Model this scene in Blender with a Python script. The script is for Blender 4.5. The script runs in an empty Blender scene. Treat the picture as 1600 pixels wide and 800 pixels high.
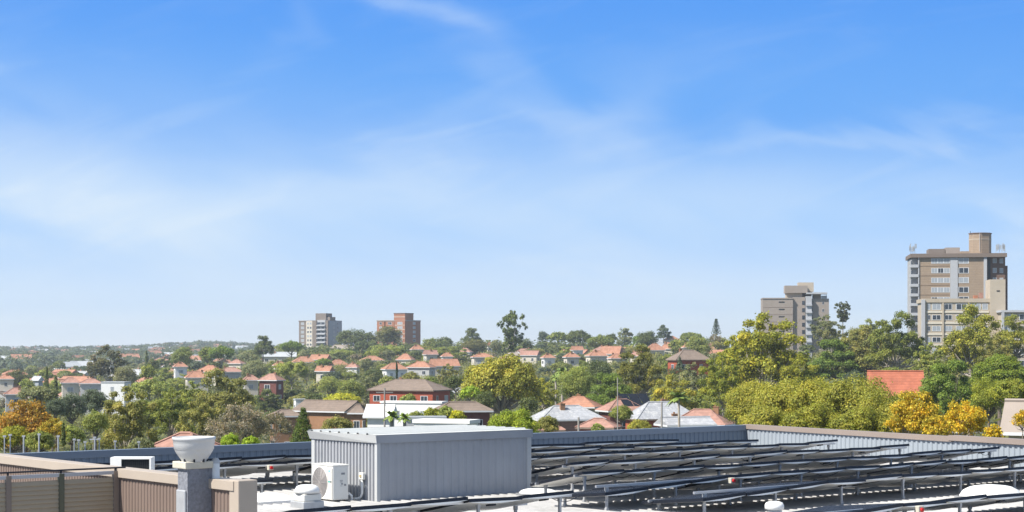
import bpy, math, random
import numpy as np
from mathutils import Vector, Matrix
R = math.radians
SC = bpy.context.scene
COL = SC.collection
rng = random.Random(7)

# ------------------------------------------------------------------ camera
E = 20.0            # eye height above the street
F = 2800.0          # focal length in photo pixels (1600 wide)
HY = 545.0          # row of the horizon
cam = bpy.data.objects.new('camera', bpy.data.cameras.new('camera'))
COL.objects.link(cam)
cam.location = (0, 0, E)
cam.rotation_euler = (R(90), 0, 0)
cam.data.sensor_width = 36
cam.data.lens = F / 1600 * 36
cam.data.shift_y = (HY - 400) / 1600
cam.data.clip_start = 0.5
cam.data.clip_end = 20000
SC.camera = cam

# ------------------------------------------------------------------ light
SUN_EL = 50
S = Vector((-0.87, -0.49, 0)).normalized() * math.cos(R(SUN_EL)); S.z = math.sin(R(SUN_EL))
sun = bpy.data.objects.new('sun', bpy.data.lights.new('sun', 'SUN'))
COL.objects.link(sun)
sun.data.energy = 4.6
sun.data.angle = R(0.5)
sun.data.color = (1.0, 0.95, 0.87)
sun.rotation_euler = (-S).to_track_quat('-Z', 'Y').to_euler()
SC.view_settings.view_transform = 'Standard'
SC.view_settings.look = 'None'
SC.view_settings.exposure = 0.8
SC.view_settings.gamma = 1
SC.cycles.max_bounces = 8
SC.cycles.diffuse_bounces = 5
SC.cycles.transmission_bounces = 3
SC.cycles.transparent_max_bounces = 6
SC.cycles.volume_bounces = 0

W = bpy.data.worlds.new('World'); SC.world = W; W.use_nodes = True
nt = W.node_tree; nt.nodes.clear()
def N(tree, t, **kw):
    n = tree.nodes.new(t)
    for k, v in kw.items():
        if k == 'ins':
            for i, x in v.items(): n.inputs[i].default_value = x
        else: setattr(n, k, v)
    return n
def mth(tree, op, a, b=None, c=None, clamp=False):
    n = tree.nodes.new('ShaderNodeMath'); n.operation = op; n.use_clamp = clamp
    for i, x in enumerate((a, b, c)):
        if x is None: continue
        if isinstance(x, (int, float)): n.inputs[i].default_value = x
        else: tree.links.new(x, n.inputs[i])
    return n.outputs[0]
L = nt.links.new
tc = N(nt, 'ShaderNodeTexCoord'); sep = N(nt, 'ShaderNodeSeparateXYZ'); L(tc.outputs['Generated'], sep.inputs[0])
zc = mth(nt, 'MAXIMUM', sep.outputs[2], 0.0)
zz = mth(nt, 'ADD', mth(nt, 'MULTIPLY', zc, 3.2), 0.015)
cmb = N(nt, 'ShaderNodeCombineXYZ'); L(sep.outputs[0], cmb.inputs[0]); L(sep.outputs[1], cmb.inputs[1]); L(zz, cmb.inputs[2])
nrm = N(nt, 'ShaderNodeVectorMath', operation='NORMALIZE'); L(cmb.outputs[0], nrm.inputs[0])
sky = N(nt, 'ShaderNodeTexSky'); sky.sky_type = 'NISHITA'; sky.sun_disc = False
sky.sun_elevation = R(SUN_EL); sky.sun_rotation = math.atan2(S.x, S.y)
sky.altitude = 0; sky.air_density = 1.0; sky.dust_density = 0.6; sky.ozone_density = 2.2
L(nrm.outputs[0], sky.inputs[0])
hs = N(nt, 'ShaderNodeHueSaturation', ins={0: 0.5, 1: 1.13, 2: 1.0}); L(sky.outputs[0], hs.inputs['Color'])
tint = N(nt, 'ShaderNodeMix', data_type='RGBA', blend_type='MULTIPLY'); tint.inputs[0].default_value = 1
L(hs.outputs[0], tint.inputs[6]); tint.inputs[7].default_value = (0.92, 1.0, 1.12, 1)
# thin cirrus: noise on (bearing, elevation) of the sky direction
ya = mth(nt, 'MAXIMUM', mth(nt, 'ABSOLUTE', sep.outputs[1]), 0.05)
az = mth(nt, 'DIVIDE', sep.outputs[0], ya)
el = mth(nt, 'DIVIDE', zc, ya)
def cloud_noise(sx, sy, rot, off, scale, detail, rough, dist):
    c = N(nt, 'ShaderNodeCombineXYZ'); L(az, c.inputs[0]); L(el, c.inputs[1])
    m = N(nt, 'ShaderNodeMapping'); m.inputs['Rotation'].default_value = (0, 0, rot); m.inputs['Scale'].default_value = (sx, sy, 1)
    m.inputs['Location'].default_value = off
    r0 = N(nt, 'ShaderNodeVectorRotate'); r0.rotation_type = 'Z_AXIS'; r0.inputs['Angle'].default_value = rot
    L(c.outputs[0], r0.inputs[0]); m.inputs['Rotation'].default_value = (0, 0, 0); L(r0.outputs[0], m.inputs[0])
    t = N(nt, 'ShaderNodeTexNoise', ins={'Scale': scale, 'Detail': detail, 'Roughness': rough, 'Distortion': dist}); L(m.outputs[0], t.inputs['Vector'])
    return t.outputs[0]
n1 = cloud_noise(1.0, 3.2, 0.28, (3.1, 1.7, 0), 5.0, 7, 0.5, 0.35)
n2 = cloud_noise(1.0, 5.5, -0.25, (7.7, 4.2, 0), 8.0, 8, 0.58, 0.8)
n3 = cloud_noise(1.0, 1.6, 0.5, (1.3, 9.2, 0), 4.0, 4, 0.5, 0.6)
azw = mth(nt, 'ADD', az, mth(nt, 'MULTIPLY', mth(nt, 'SUBTRACT', n3, 0.5), 0.30)); elw = mth(nt, 'ADD', el, mth(nt, 'MULTIPLY', mth(nt, 'SUBTRACT', n1, 0.5), 0.11))
def blob(px, py, rx, ry, rot=0.0):
    a0 = (px - 800) / F; e0 = (HY - py) / F
    dx = mth(nt, 'SUBTRACT', azw, a0); dy = mth(nt, 'SUBTRACT', elw, e0)
    c, s = math.cos(rot), math.sin(rot)
    u = mth(nt, 'ADD', mth(nt, 'MULTIPLY', dx, c), mth(nt, 'MULTIPLY', dy, s))
    v = mth(nt, 'SUBTRACT', mth(nt, 'MULTIPLY', dy, c), mth(nt, 'MULTIPLY', dx, s))
    u = mth(nt, 'DIVIDE', u, rx / F); v = mth(nt, 'DIVIDE', v, ry / F)
    q = mth(nt, 'ADD', mth(nt, 'MULTIPLY', u, u), mth(nt, 'MULTIPLY', v, v))
    return mth(nt, 'POWER', 2.718, mth(nt, 'MULTIPLY', q, -1))
def add(*a):
    r = a[0]
    for x in a[1:]: r = mth(nt, 'ADD', r, x)
    return r
bl = add(mth(nt, 'MULTIPLY', blob(60, 300, 450, 140, -0.30), 0.85),
         mth(nt, 'MULTIPLY', blob(600, 350, 620, 110, -0.15), 0.75),
         mth(nt, 'MULTIPLY', blob(820, 190, 330, 45, 0.30), 0.38),
         mth(nt, 'MULTIPLY', blob(1200, 300, 480, 70, -0.08), 0.55),
         mth(nt, 'MULTIPLY', blob(1420, 232, 300, 17, -0.08), 0.5),
         mth(nt, 'MULTIPLY', blob(640, 12, 110, 22, -0.25), 0.50),
         mth(nt, 'MULTIPLY', blob(430, 60, 30, 110, -0.7), 0.18),
         mth(nt, 'MULTIPLY', blob(1000, 460, 330, 18, -0.18), 0.40),
         mth(nt, 'MULTIPLY', blob(1540, 345, 130, 34, 0.0), 0.65),
         mth(nt, 'MULTIPLY', blob(760, 100, 45, 110, 0.7), 0.22))
w1 = mth(nt, 'MULTIPLY', mth(nt, 'SUBTRACT', n1, 0.2), 1.9, clamp=True)
w2 = mth(nt, 'MULTIPLY', mth(nt, 'SUBTRACT', n2, 0.50), 2.2, clamp=True)
m1 = mth(nt, 'MULTIPLY', bl, w1)
m2 = mth(nt, 'MULTIPLY', w2, 0.13)
m3 = mth(nt, 'MULTIPLY', mth(nt, 'MULTIPLY', bl, w2), 0.34)
cm = mth(nt, 'ADD', mth(nt, 'ADD', m1, m2), m3, clamp=True)
cm = mth(nt, 'MULTIPLY', cm, 0.88)
# sky colour by elevation (humid coastal air: pale at the horizon), mixed with the Nishita sky
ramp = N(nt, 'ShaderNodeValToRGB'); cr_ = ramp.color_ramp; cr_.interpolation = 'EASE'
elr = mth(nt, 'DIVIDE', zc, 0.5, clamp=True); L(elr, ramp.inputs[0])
stops = [(0.0, (1.0, 1.06, 1.12)), (.02, (.88, .98, 1.08)), (.05, (.68, .83, 1.02)), (.14, (.37, .64, 1.04)), (.26, (.145, .435, 1.0)), (.40, (.092, .36, .98)), (.6, (.22, .36, .62)), (1.0, (.42, .50, .62))]  # upper stops, above the frame, are brightened to add fill light
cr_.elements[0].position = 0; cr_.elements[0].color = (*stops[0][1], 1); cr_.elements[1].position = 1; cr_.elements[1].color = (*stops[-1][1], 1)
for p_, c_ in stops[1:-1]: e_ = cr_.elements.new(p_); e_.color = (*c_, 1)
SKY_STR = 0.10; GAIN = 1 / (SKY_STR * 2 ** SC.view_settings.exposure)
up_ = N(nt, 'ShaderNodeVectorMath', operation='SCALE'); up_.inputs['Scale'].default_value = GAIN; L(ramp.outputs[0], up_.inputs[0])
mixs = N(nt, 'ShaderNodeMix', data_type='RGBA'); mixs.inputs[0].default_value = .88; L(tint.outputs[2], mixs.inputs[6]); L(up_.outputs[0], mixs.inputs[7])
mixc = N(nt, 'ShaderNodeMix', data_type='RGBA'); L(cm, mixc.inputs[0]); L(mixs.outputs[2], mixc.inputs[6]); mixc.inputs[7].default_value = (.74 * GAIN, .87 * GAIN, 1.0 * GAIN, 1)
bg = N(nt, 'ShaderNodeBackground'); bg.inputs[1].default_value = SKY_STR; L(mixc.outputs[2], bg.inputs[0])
wo = N(nt, 'ShaderNodeOutputWorld'); L(bg.outputs[0], wo.inputs[0])

# ------------------------------------------------------------------ helpers
def P(px, py, d): return Vector(((px - 800) * d / F, d, E - (py - HY) * d / F))
def pxy(v): return (800 + F * v.x / v.y, HY + F * (E - v.z) / v.y)
MATS = {}
def mat(name, col, rough=0.8, var=0.15, scale=3.0, metal=0.0, bump=0.0, spec=0.3, rows=None, objcol=False, stain=None, spots=None):
    """procedural material: base colour, broken up by two noises; rows=(axis, period, depth) adds courses"""
    if name in MATS: return MATS[name]
    m = bpy.data.materials.new(name); m.use_nodes = True; t = m.node_tree; l = t.links.new
    b = t.nodes['Principled BSDF']; b.inputs['Roughness'].default_value = rough; b.inputs['Metallic'].default_value = metal
    b.inputs['Specular IOR Level'].default_value = spec
    co = N(t, 'ShaderNodeTexCoord')
    no = N(t, 'ShaderNodeTexNoise', ins={'Scale': scale, 'Detail': 6, 'Roughness': 0.62}); l(co.outputs['Object'], no.inputs['Vector'])
    f = mth(t, 'ADD', mth(t, 'MULTIPLY', mth(t, 'SUBTRACT', no.outputs[0], 0.5), var * 4), 1.0)
    no2 = N(t, 'ShaderNodeTexNoise', ins={'Scale': scale * 0.13, 'Detail': 3}); l(co.outputs['Object'], no2.inputs['Vector'])
    f = mth(t, 'MULTIPLY', f, mth(t, 'ADD', mth(t, 'MULTIPLY', mth(t, 'SUBTRACT', no2.outputs[0], 0.5), var * 2.5), 1.0))
    if rows:
        ax, per, dep = rows
        sp = N(t, 'ShaderNodeSeparateXYZ'); l(co.outputs['Object'], sp.inputs[0])
        w = mth(t, 'FRACT', mth(t, 'DIVIDE', sp.outputs[ax], per))
        w = mth(t, 'LESS_THAN', w, 0.22)
        f = mth(t, 'MULTIPLY', f, mth(t, 'SUBTRACT', 1.0, mth(t, 'MULTIPLY', w, dep)))
    mx = N(t, 'ShaderNodeMix', data_type='RGBA', blend_type='MULTIPLY'); mx.inputs[0].default_value = 1
    if objcol:
        oi = N(t, 'ShaderNodeObjectInfo'); l(oi.outputs['Color'], mx.inputs[6])
    else: mx.inputs[6].default_value = (*col, 1)
    cc = N(t, 'ShaderNodeCombineColor'); l(f, cc.inputs[0]); l(f, cc.inputs[1]); l(f, cc.inputs[2]); l(cc.outputs[0], mx.inputs[7])
    out = mx.outputs[2]
    for sc_, thr, colr, amt in ([stain] if stain else []) + (spots or []):
        ns = N(t, 'ShaderNodeTexNoise', ins={'Scale': sc_, 'Detail': 5, 'Roughness': 0.7}); l(co.outputs['Object'], ns.inputs['Vector'])
        k = mth(t, 'MULTIPLY', mth(t, 'MULTIPLY', mth(t, 'SUBTRACT', ns.outputs[0], thr), 8, clamp=True), amt)
        m2_ = N(t, 'ShaderNodeMix', data_type='RGBA'); l(k, m2_.inputs[0]); l(out, m2_.inputs[6]); m2_.inputs[7].default_value = (*colr, 1); out = m2_.outputs[2]
    l(out, b.inputs['Base Color'])
    if bump:
        bp = N(t, 'ShaderNodeBump', ins={'Strength': bump, 'Distance': 0.02}); l(no.outputs[0], bp.inputs['Height']); l(bp.outputs[0], b.inputs['Normal'])
    MATS[name] = m; return m

def leafmat(name, trans=0.42, rough=0.55):
    m = bpy.data.materials.new(name); m.use_nodes = True; t = m.node_tree; l = t.links.new; t.nodes.clear()
    oi = N(t, 'ShaderNodeObjectInfo'); at = N(t, 'ShaderNodeAttribute', attribute_name='tone')
    mx = N(t, 'ShaderNodeMix', data_type='RGBA', blend_type='MULTIPLY'); mx.inputs[0].default_value = 1
    l(oi.outputs['Color'], mx.inputs[6]); l(at.outputs['Color'], mx.inputs[7])
    d = N(t, 'ShaderNodeBsdfPrincipled'); d.inputs['Roughness'].default_value = rough; d.inputs['Specular IOR Level'].default_value = 0.25
    tr = N(t, 'ShaderNodeBsdfTranslucent'); l(mx.outputs[2], d.inputs['Base Color'])
    m2 = N(t, 'ShaderNodeMix', data_type='RGBA', blend_type='MULTIPLY'); m2.inputs[0].default_value = 1
    l(mx.outputs[2], m2.inputs[6]); m2.inputs[7].default_value = (1.05, 1.08, 0.55, 1); l(m2.outputs[2], tr.inputs[0])
    ms = N(t, 'ShaderNodeMixShader'); ms.inputs[0].default_value = trans; l(d.outputs[0], ms.inputs[1]); l(tr.outputs[0], ms.inputs[2])
    o = N(t, 'ShaderNodeOutputMaterial'); l(ms.outputs[0], o.inputs[0])
    return m
LEAF = leafmat('foliage')
BARK = mat('bark', (0.17, 0.14, 0.11), 0.9, 0.3, 4, bump=0.3)
BARKP = mat('pale_bark', (0.34, 0.30, 0.25), 0.85, 0.25, 3, bump=0.2)

class MB:
    def __init__(s): s.v = []; s.f = []; s.m = []
    def poly(s, pts, mi=0):
        n = len(s.v); s.v += [tuple(p) for p in pts]; s.f.append(tuple(range(n, n + len(pts)))); s.m.append(mi)
    def box(s, x0, x1, y0, y1, z0, z1, mi=0, M=None, skip=''):
        c = [Vector((x, y, z)) for z in (z0, z1) for y in (y0, y1) for x in (x0, x1)]
        if M is not None: c = [M @ p for p in c]
        n = len(s.v); s.v += [tuple(p) for p in c]
        for k, q in (('b', (0, 2, 3, 1)), ('t', (4, 5, 7, 6)), ('f', (0, 1, 5, 4)), ('k', (2, 6, 7, 3)), ('l', (0, 4, 6, 2)), ('r', (1, 3, 7, 5))):
            if k in skip: continue
            s.f.append(tuple(n + i for i in q)); s.m.append(mi)
    def tube(s, pts, rad, n=8, mi=0, cap=True):
        pts = [Vector(p) for p in pts]
        if isinstance(rad, (int, float)): rad = [rad] * len(pts)
        rings = []
        for i, p in enumerate(pts):
            d = (pts[min(i + 1, len(pts) - 1)] - pts[max(i - 1, 0)]).normalized()
            a = d.orthogonal().normalized() if i == 0 else (prev - d * prev.dot(d)).normalized()
            prev = a
            b = d.cross(a); k = len(s.v); rings.append(k)
            for j in range(n):
                t = 2 * math.pi * j / n; s.v.append(tuple(p + (a * math.cos(t) + b * math.sin(t)) * rad[i]))
        for i in range(len(rings) - 1):
            for j in range(n):
                s.f.append((rings[i] + j, rings[i] + (j + 1) % n, rings[i + 1] + (j + 1) % n, rings[i + 1] + j)); s.m.append(mi)
        if cap:
            s.f.append(tuple(rings[0] + j for j in reversed(range(n)))); s.m.append(mi)
            s.f.append(tuple(rings[-1] + j for j in range(n))); s.m.append(mi)
    def lathe(s, prof, n=24, mi=0, c=(0, 0, 0)):
        base = len(s.v)
        for r, z in prof:
            for j in range(n):
                t = 2 * math.pi * j / n; s.v.append((c[0] + r * math.cos(t), c[1] + r * math.sin(t), c[2] + z))
        for i in range(len(prof) - 1):
            for j in range(n):
                s.f.append((base + i * n + j, base + i * n + (j + 1) % n, base + (i + 1) * n + (j + 1) % n, base + (i + 1) * n + j)); s.m.append(mi)
    def mesh(s, name, mats, smooth=False):
        me = bpy.data.meshes.new(name); me.from_pydata(s.v, [], s.f)
        for m in (mats if isinstance(mats, (list, tuple)) else [mats]): me.materials.append(m)
        me.polygons.foreach_set('material_index', s.m)
        if smooth: me.polygons.foreach_set('use_smooth', [True] * len(s.f))
        me.update(); return me
    def build(s, name, mats, parent=None, smooth=False, bevel=0, loc=None, rz=0):
        o = bpy.data.objects.new(name, s.mesh(name, mats, smooth)); COL.objects.link(o)
        if parent: o.parent = parent
        if loc is not None: o.location = loc
        o.rotation_euler.z = rz
        if bevel:
            b = o.modifiers.new('bevel', 'BEVEL'); b.width = bevel; b.segments = 2; b.limit_method = 'ANGLE'
        return o
THINGS = []
def tag(o, label, cat, group=None, kind=None, pl=None):
    o['label'] = label; o['category'] = cat
    if group: o['group'] = group
    if kind: o['kind'] = kind
    THINGS.append((o, pl)); return o
def empty(name, loc, rz=0, label=None, cat=None, group=None, pl=None):
    o = bpy.data.objects.new(name, None); COL.objects.link(o); o.location = loc; o.rotation_euler.z = rz
    o.empty_display_size = 0.2
    if label: tag(o, label, cat, group, pl=pl)
    return o
def put(me, name, parent=None, loc=(0, 0, 0), rot=(0, 0, 0), scale=(1, 1, 1), color=None):
    o = bpy.data.objects.new(name, me); COL.objects.link(o)
    if parent: o.parent = parent
    o.location = loc; o.rotation_euler = rot; o.scale = scale
    if color: o.color = (*color, 1)
    return o

# ------------------------------------------------------------------ terrain
KD = [0, 60, 150, 250, 300, 400, 500, 600, 800, 1100, 1500, 2200, 3000, 3600, 6000]
KT = {
 -300: [-20, -20, -20, -21, -22, -22, -22, -22, -21, -19, -16, -12, -6, -8, -30],
  150: [-20, -20, -20, -21, -22, -22, -22, -21, -19, -17, -15, -11, -5, -8, -30],
  330: [-20, -20, -20, -20, -21, -21, -19, -17, -13, -12, -12, -7, 4, 0, -30],
  500: [-20, -20, -20, -20, -20, -20, -17, -14.5, -9.5, -4, -10, -12, -8, -12, -40],
  800: [-20, -20, -20, -20, -20, -19, -17, -15, -9, -3, -12, -20, -25, -30, -40],
 1100: [-20, -20, -19, -17, -16, -13, -10, -7.5, -5, -3, -12, -20, -25, -30, -40],
 1400: [-20, -19, -15, -12, -11, -8, -6, -4, -1.5, -3, -12, -20, -25, -30, -40],
 1900: [-20, -19, -15, -12, -10, -7, -5, -3, 0, -2, -12, -20, -25, -30, -40]}
KP = sorted(KT)
KA = np.array([KT[k] for k in KP], float)
def sm(t): return t * t * (3 - 2 * t)
def ground(x, y):
    d = max(0.0, math.hypot(x, y)); th = max(-0.6, min(0.6, math.atan2(x, y if abs(y) > 1e-6 else 1e-6)))
    px = 800 + F * math.tan(th); px = max(KP[0], min(KP[-1], px))
    i = max(0, min(len(KP) - 2, int(np.searchsorted(KP, px, 'right')) - 1)); t = sm((px - KP[i]) / (KP[i + 1] - KP[i]))
    a = float(np.interp(d, KD, KA[i])); b = float(np.interp(d, KD, KA[i + 1]))
    return E + a * (1 - t) + b * t
def terrain():
    ths = [R(a) for a in list(range(-180, -24, 6)) + [x * 0.5 for x in range(-48, 49)] + list(range(30, 180, 6))]
    ds = [0.01, 40, 60, 100, 150, 200, 250, 300, 350, 400, 450, 500, 550, 600, 700, 800, 900, 1000, 1100, 1300, 1500, 1850, 2200, 2600, 3000, 3300, 3600, 4500, 5800]
    mb = MB(); n = len(ths)
    for d in ds:
        for t in ths:
            x, y = d * math.sin(t), d * math.cos(t)
            mb.v.append((x, y, ground(x, y)))
    for i in range(len(ds) - 1):
        for j in range(n):
            k = (j + 1) % n
            mb.f.append((i * n + j, (i + 1) * n + j, (i + 1) * n + k, i * n + k)); mb.m.append(0)
    g = mat('ground_grass', (0.075, 0.085, 0.035), 0.95, 0.3, 0.05, stain=(0.03, 0.56, (0.14, 0.12, 0.08), 0.7))
    o = mb.build('terrain', g, smooth=True); o['kind'] = 'structure'
terrain()

# ------------------------------------------------------------------ our roof: U runs right-away, V left-away
AU = math.atan2(3400, F); U = Vector((math.sin(AU), math.cos(AU), 0)); V = Vector((-U.y, U.x, 0))
C0 = Vector((-2.71, 36.2, 0)); RZ = math.atan2(U.y, U.x); ROOF = E - 3.1
SL = 0.0
def rz(u): return ROOF - SL * max(0.0, u - 2)
def Q(u, v, h=0.0): p = C0 + U * u + V * v; p.z = rz(u) + h; return p
def uv(p): r = Vector((p.x, p.y, 0)) - C0; return r.dot(U), r.dot(V)
PH = 0.70
corner = P(1166, 664, (3.1 - PH) * F / (664 - HY)); corner.z = 0
rend = P(1600, 690, (3.1 - PH) * F / 145); rend.z = 0
rdir = (rend - corner).normalized(); rend = corner + rdir * 33
cu, cv = uv(corner); ru, rv = uv(rend)
def uedge(v): return cu + (v - cv) * (ru - cu) / (rv - cv)
def vedge(u): return cv if u <= ru else cv + (u - cu) * (rv - cv) / (ru - cu)
M_roof = mat('white_roof_sheet', (0.385, 0.38, 0.375), 0.5, 0.16, 1.2, spec=0.4, stain=(0.7, 0.53, (0.27, 0.265, 0.25), 0.75), spots=[(5.0, 0.66, (0.17, 0.15, 0.13), 0.7)])
M_blue = mat('slate_blue_metal', (0.13, 0.175, 0.235), 0.5, 0.05, 1.0, spec=0.4, stain=(2.2, 0.62, (0.2, 0.24, 0.28), 0.4))
M_bluecap = mat('slate_blue_flashing', (0.155, 0.195, 0.25), 0.45, 0.05, 0.8, spec=0.4)
M_shed = mat('grey_shed_cladding', (0.345, 0.355, 0.375), 0.45, 0.09, 1.0, spec=0.4, stain=(1.6, 0.62, (0.24, 0.26, 0.28), 0.35))
M_shedtrim = mat('pale_shed_trim', (0.46, 0.47, 0.47), 0.45, 0.04, 1.0, spec=0.4)
M_shedroof = mat('white_shed_roof', (0.58, 0.59, 0.57), 0.5, 0.06, 2.0)
M_tan = mat('tan_metal', (0.20, 0.15, 0.125), 0.5, 0.05, 1.5, spec=0.35)
M_tanl = mat('pale_tan_cap', (0.40, 0.34, 0.28), 0.5, 0.06, 1.5, spec=0.35, stain=(2.5, 0.6, (0.42, 0.36, 0.29), 0.5))
M_taupe = mat('taupe_cap', (0.27, 0.22, 0.19), 0.5, 0.05, 1.0, spec=0.35)
M_pale = mat('pale_blue_cladding', (0.29, 0.325, 0.36), 0.45, 0.05, 1.0, spec=0.4)
M_alu = mat('aluminium', (0.62, 0.63, 0.64), 0.35, 0.05, 4, metal=0.7)
M_galv = mat('galvanised_steel', (0.46, 0.47, 0.48), 0.5, 0.15, 6, metal=0.4)
M_frame = mat('black_anodised', (0.014, 0.017, 0.026), 0.4, 0.1, 2)
M_cell = mat('solar_cells', (0.014, 0.018, 0.028), 0.6, 0.1, 1, spec=0.06)
M_back = mat('panel_backsheet', (0.88, 0.87, 0.83), 0.55, 0.08, 2.5, spots=[(4.0, 0.62, (0.42, 0.40, 0.37), 0.5)])
M_white = mat('white_plastic', (0.80, 0.80, 0.78), 0.4, 0.03, 3, spots=[(6.0, 0.66, (0.6, 0.58, 0.54), 0.5)])
M_ivory = mat('ivory_enamel', (0.74, 0.73, 0.68), 0.35, 0.04, 3, spots=[(5.0, 0.64, (0.55, 0.52, 0.46), 0.4)])
M_darkg = mat('dark_grille', (0.03, 0.035, 0.04), 0.6, 0.1, 5)
M_grille = mat('grey_grille', (0.36, 0.34, 0.33), 0.6, 0.08, 20)
M_conc = mat('rough_grey_render', (0.21, 0.22, 0.25), 0.95, 0.3, 22, bump=0.9)
M_stone = mat('pale_stone_slab', (0.52, 0.49, 0.41), 0.9, 0.12, 9, bump=0.3)
M_pot = mat('cream_glazed_clay', (0.50, 0.51, 0.515), 0.35, 0.05, 3, spec=0.4, stain=(3.0, 0.58, (0.52, 0.5, 0.42), 0.6))
M_brick = mat('our_brick', (0.30, 0.20, 0.15), 0.9, 0.15, 5, rows=(2, 0.086, 0.25))
M_red = mat('red_plastic', (0.6, 0.02, 0.02), 0.4, 0.02)

def corr(mb, p0, p1, z0, z1, pitch=0.2, dep=0.03, ratio=0.35, mi=0, flip=1, dz=None):
    """trapezoid-profile upright cladding from p0 to p1; ribs stand out on the side of flip*normal"""
    p0 = Vector((p0.x, p0.y, 0)); p1 = Vector((p1.x, p1.y, 0)); d = p1 - p0; Ln = d.length; d.normalize(); nn = Vector((d.y, -d.x, 0)) * flip
    s = 0.0; pts = []
    r = pitch * ratio; sl = pitch * 0.12
    while s < Ln:
        for q, o in ((s, 0), (s + pitch - r - 2 * sl, 0), (s + pitch - r - sl, dep), (s + pitch - sl, dep)): pts.append((min(q, Ln), o))
        s += pitch
    pts.append((Ln, 0)); n = len(mb.v)
    for q, o in pts:
        p = p0 + d * q + nn * o; k = dz(q / Ln) if dz else 0
        mb.v.append((p.x, p.y, z0 + k)); mb.v.append((p.x, p.y, z1 + k))
    for i in range(len(pts) - 1):
        a = n + 2 * i; mb.f.append((a, a + 2, a + 3, a + 1)); mb.m.append(mi)
def beam(mb, p0, p1, w, h, mi=0):
    """box beam: p0,p1 = centre of its underside, width w, height h"""
    d = (p1 - p0); Ln = d.length; d.normalize(); n = Vector((-d.y, d.x, 0)).normalized(); up = Vector((0, 0, 1))
    M = Matrix((( d.x, n.x, 0, p0.x), (d.y, n.y, 0, p0.y), (d.z, 0, 1, p0.z), (0, 0, 0, 1)))
    mb.box(0, Ln, -w / 2, w / 2, 0, h, mi, M)

# building body and roof sheet: one building with parts
bld = empty('plant_roof_building', (C0.x, C0.y, 0), 0, 'low building with white ribbed metal roof carrying the solar panels, parapet all round', 'building')
def rel(o):   # geometry written in world coordinates, parented to an unrotated root
    o.location = tuple(Vector(o.location) - Vector(o.parent.location)); return o
mb = MB(); out = [Q(-26, cv + .12), Q(cu + .1, cv + .12), Q(ru + .1, rv), Q(-26, rv)]
for i in range(4):
    a, b = out[i], out[(i + 1) % 4]; mb.poly([(a.x, a.y, 0), (b.x, b.y, 0), (b.x, b.y, ROOF - .3), (a.x, a.y, ROOF - .3)])
mb.poly([(p.x, p.y, ROOF - .3) for p in out])
rel(mb.build('wall', M_brick, bld))
mb = MB(); u = -26.0; pr = []
while u < cu:
    for q, h in ((u, 0), (u + .15, 0), (u + .165, .032), (u + .21, .032), (u + .225, 0)): pr.append((q, h))
    u += 0.225
n0 = 0
for q, h in pr:
    a = Q(q, rv if q <= ru else vedge(q), h); b = Q(q, cv, h); mb.v += [tuple(a), tuple(b)]
for i in range(len(pr) - 1): mb.f.append((2 * i, 2 * i + 2, 2 * i + 3, 2 * i + 1)); mb.m.append(0)
rel(mb.build('roof', M_roof, bld))
# back parapet
mb = MB(); a, b = Q(-26, cv), Q(cu, cv)
zt = ROOF + PH
corr(mb, a, b, ROOF - .3, zt - .15, 0.19, 0.022, flip=1)
mb.poly([(a.x + V.x * .12, a.y + V.y * .12, ROOF - .3), (b.x + V.x * .12, b.y + V.y * .12, ROOF - .3), (b.x + V.x * .12, b.y + V.y * .12, zt - .1), (a.x + V.x * .12, a.y + V.y * .12, zt - .1)])
par = rel(mb.build('back_parapet', M_blue, bld))
mb = MB(); off = V * .05
for i in range(8):     # cap flashing in lengths with lapped joints
    p = a.lerp(b, i / 8) + off; q = a.lerp(b, (i + 1) / 8) + off
    p.z = q.z = zt - .165; beam(mb, p, q, .215 + (i % 2) * .006, .165 + (i % 2) * .003)
rel(mb.build('parapet_cap', M_bluecap, bld))
# right parapet
mb = MB(); a2, b2 = corner.copy(), rend.copy()
nr = Vector((rdir.y, -rdir.x, 0)) * -1      # outward
if nr.dot(U) < 0: nr = -nr
corr(mb, a2, b2, ROOF - .5, zt - .1, 0.19, 0.03, flip=1 if Vector((rdir.y, -rdir.x, 0)).dot(U) < 0 else -1)
mb.poly([tuple(Vector((p.x, p.y, z)) + nr * .14) for p, z in ((a2, ROOF - .5), (b2, ROOF - .5), (b2, zt - .1), (a2, zt - .1))])
rel(mb.build('side_parapet', M_pale, bld))
mb = MB(); jn = corner + rdir * ((corner - P(1522, 684, 49)).xy.length)
for p, q, dz_, w_ in ((a2 - rdir * .1, jn, 0, .26), (jn - rdir * .1, b2, .035, .30)):
    p = p + nr * .06; q = q + nr * .06; p.z = q.z = zt - .12 + dz_; beam(mb, p, q, w_, .14)
rel(mb.build('side_parapet_cap', M_taupe, bld))

# plant shed
sh = empty('plant_shed', tuple(Q(0, 0)), RZ, 'grey ribbed metal plant shed with white roof in the middle of the white roof', 'shed')
Ls, Ws, Hs = 4.0, 2.36, 1.355
def Lc(u, v): return Vector((u, v, 0))
mb = MB(); corr(mb, Lc(0.0, 0), Lc(Ls, 0), 0, Hs - .12, 0.2, 0.014, ratio=.5, flip=1)
mb.build('front_cladding', M_shed, sh)
mb = MB(); corr(mb, Lc(0, Ws), Lc(0, 0), 0, Hs - .12, 0.118, 0.035, ratio=.42, flip=1)
mb.build('side_cladding', M_shed, sh)
mb = MB(); mb.poly([(Ls, 0, 0), (Ls, Ws, 0), (Ls, Ws, Hs - .1), (Ls, 0, Hs - .1)]); mb.poly([(0, Ws, 0), (0, Ws, Hs - .1), (Ls, Ws, Hs - .1), (Ls, Ws, 0)])
mb.build('rear_cladding', M_shed, sh)
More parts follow.
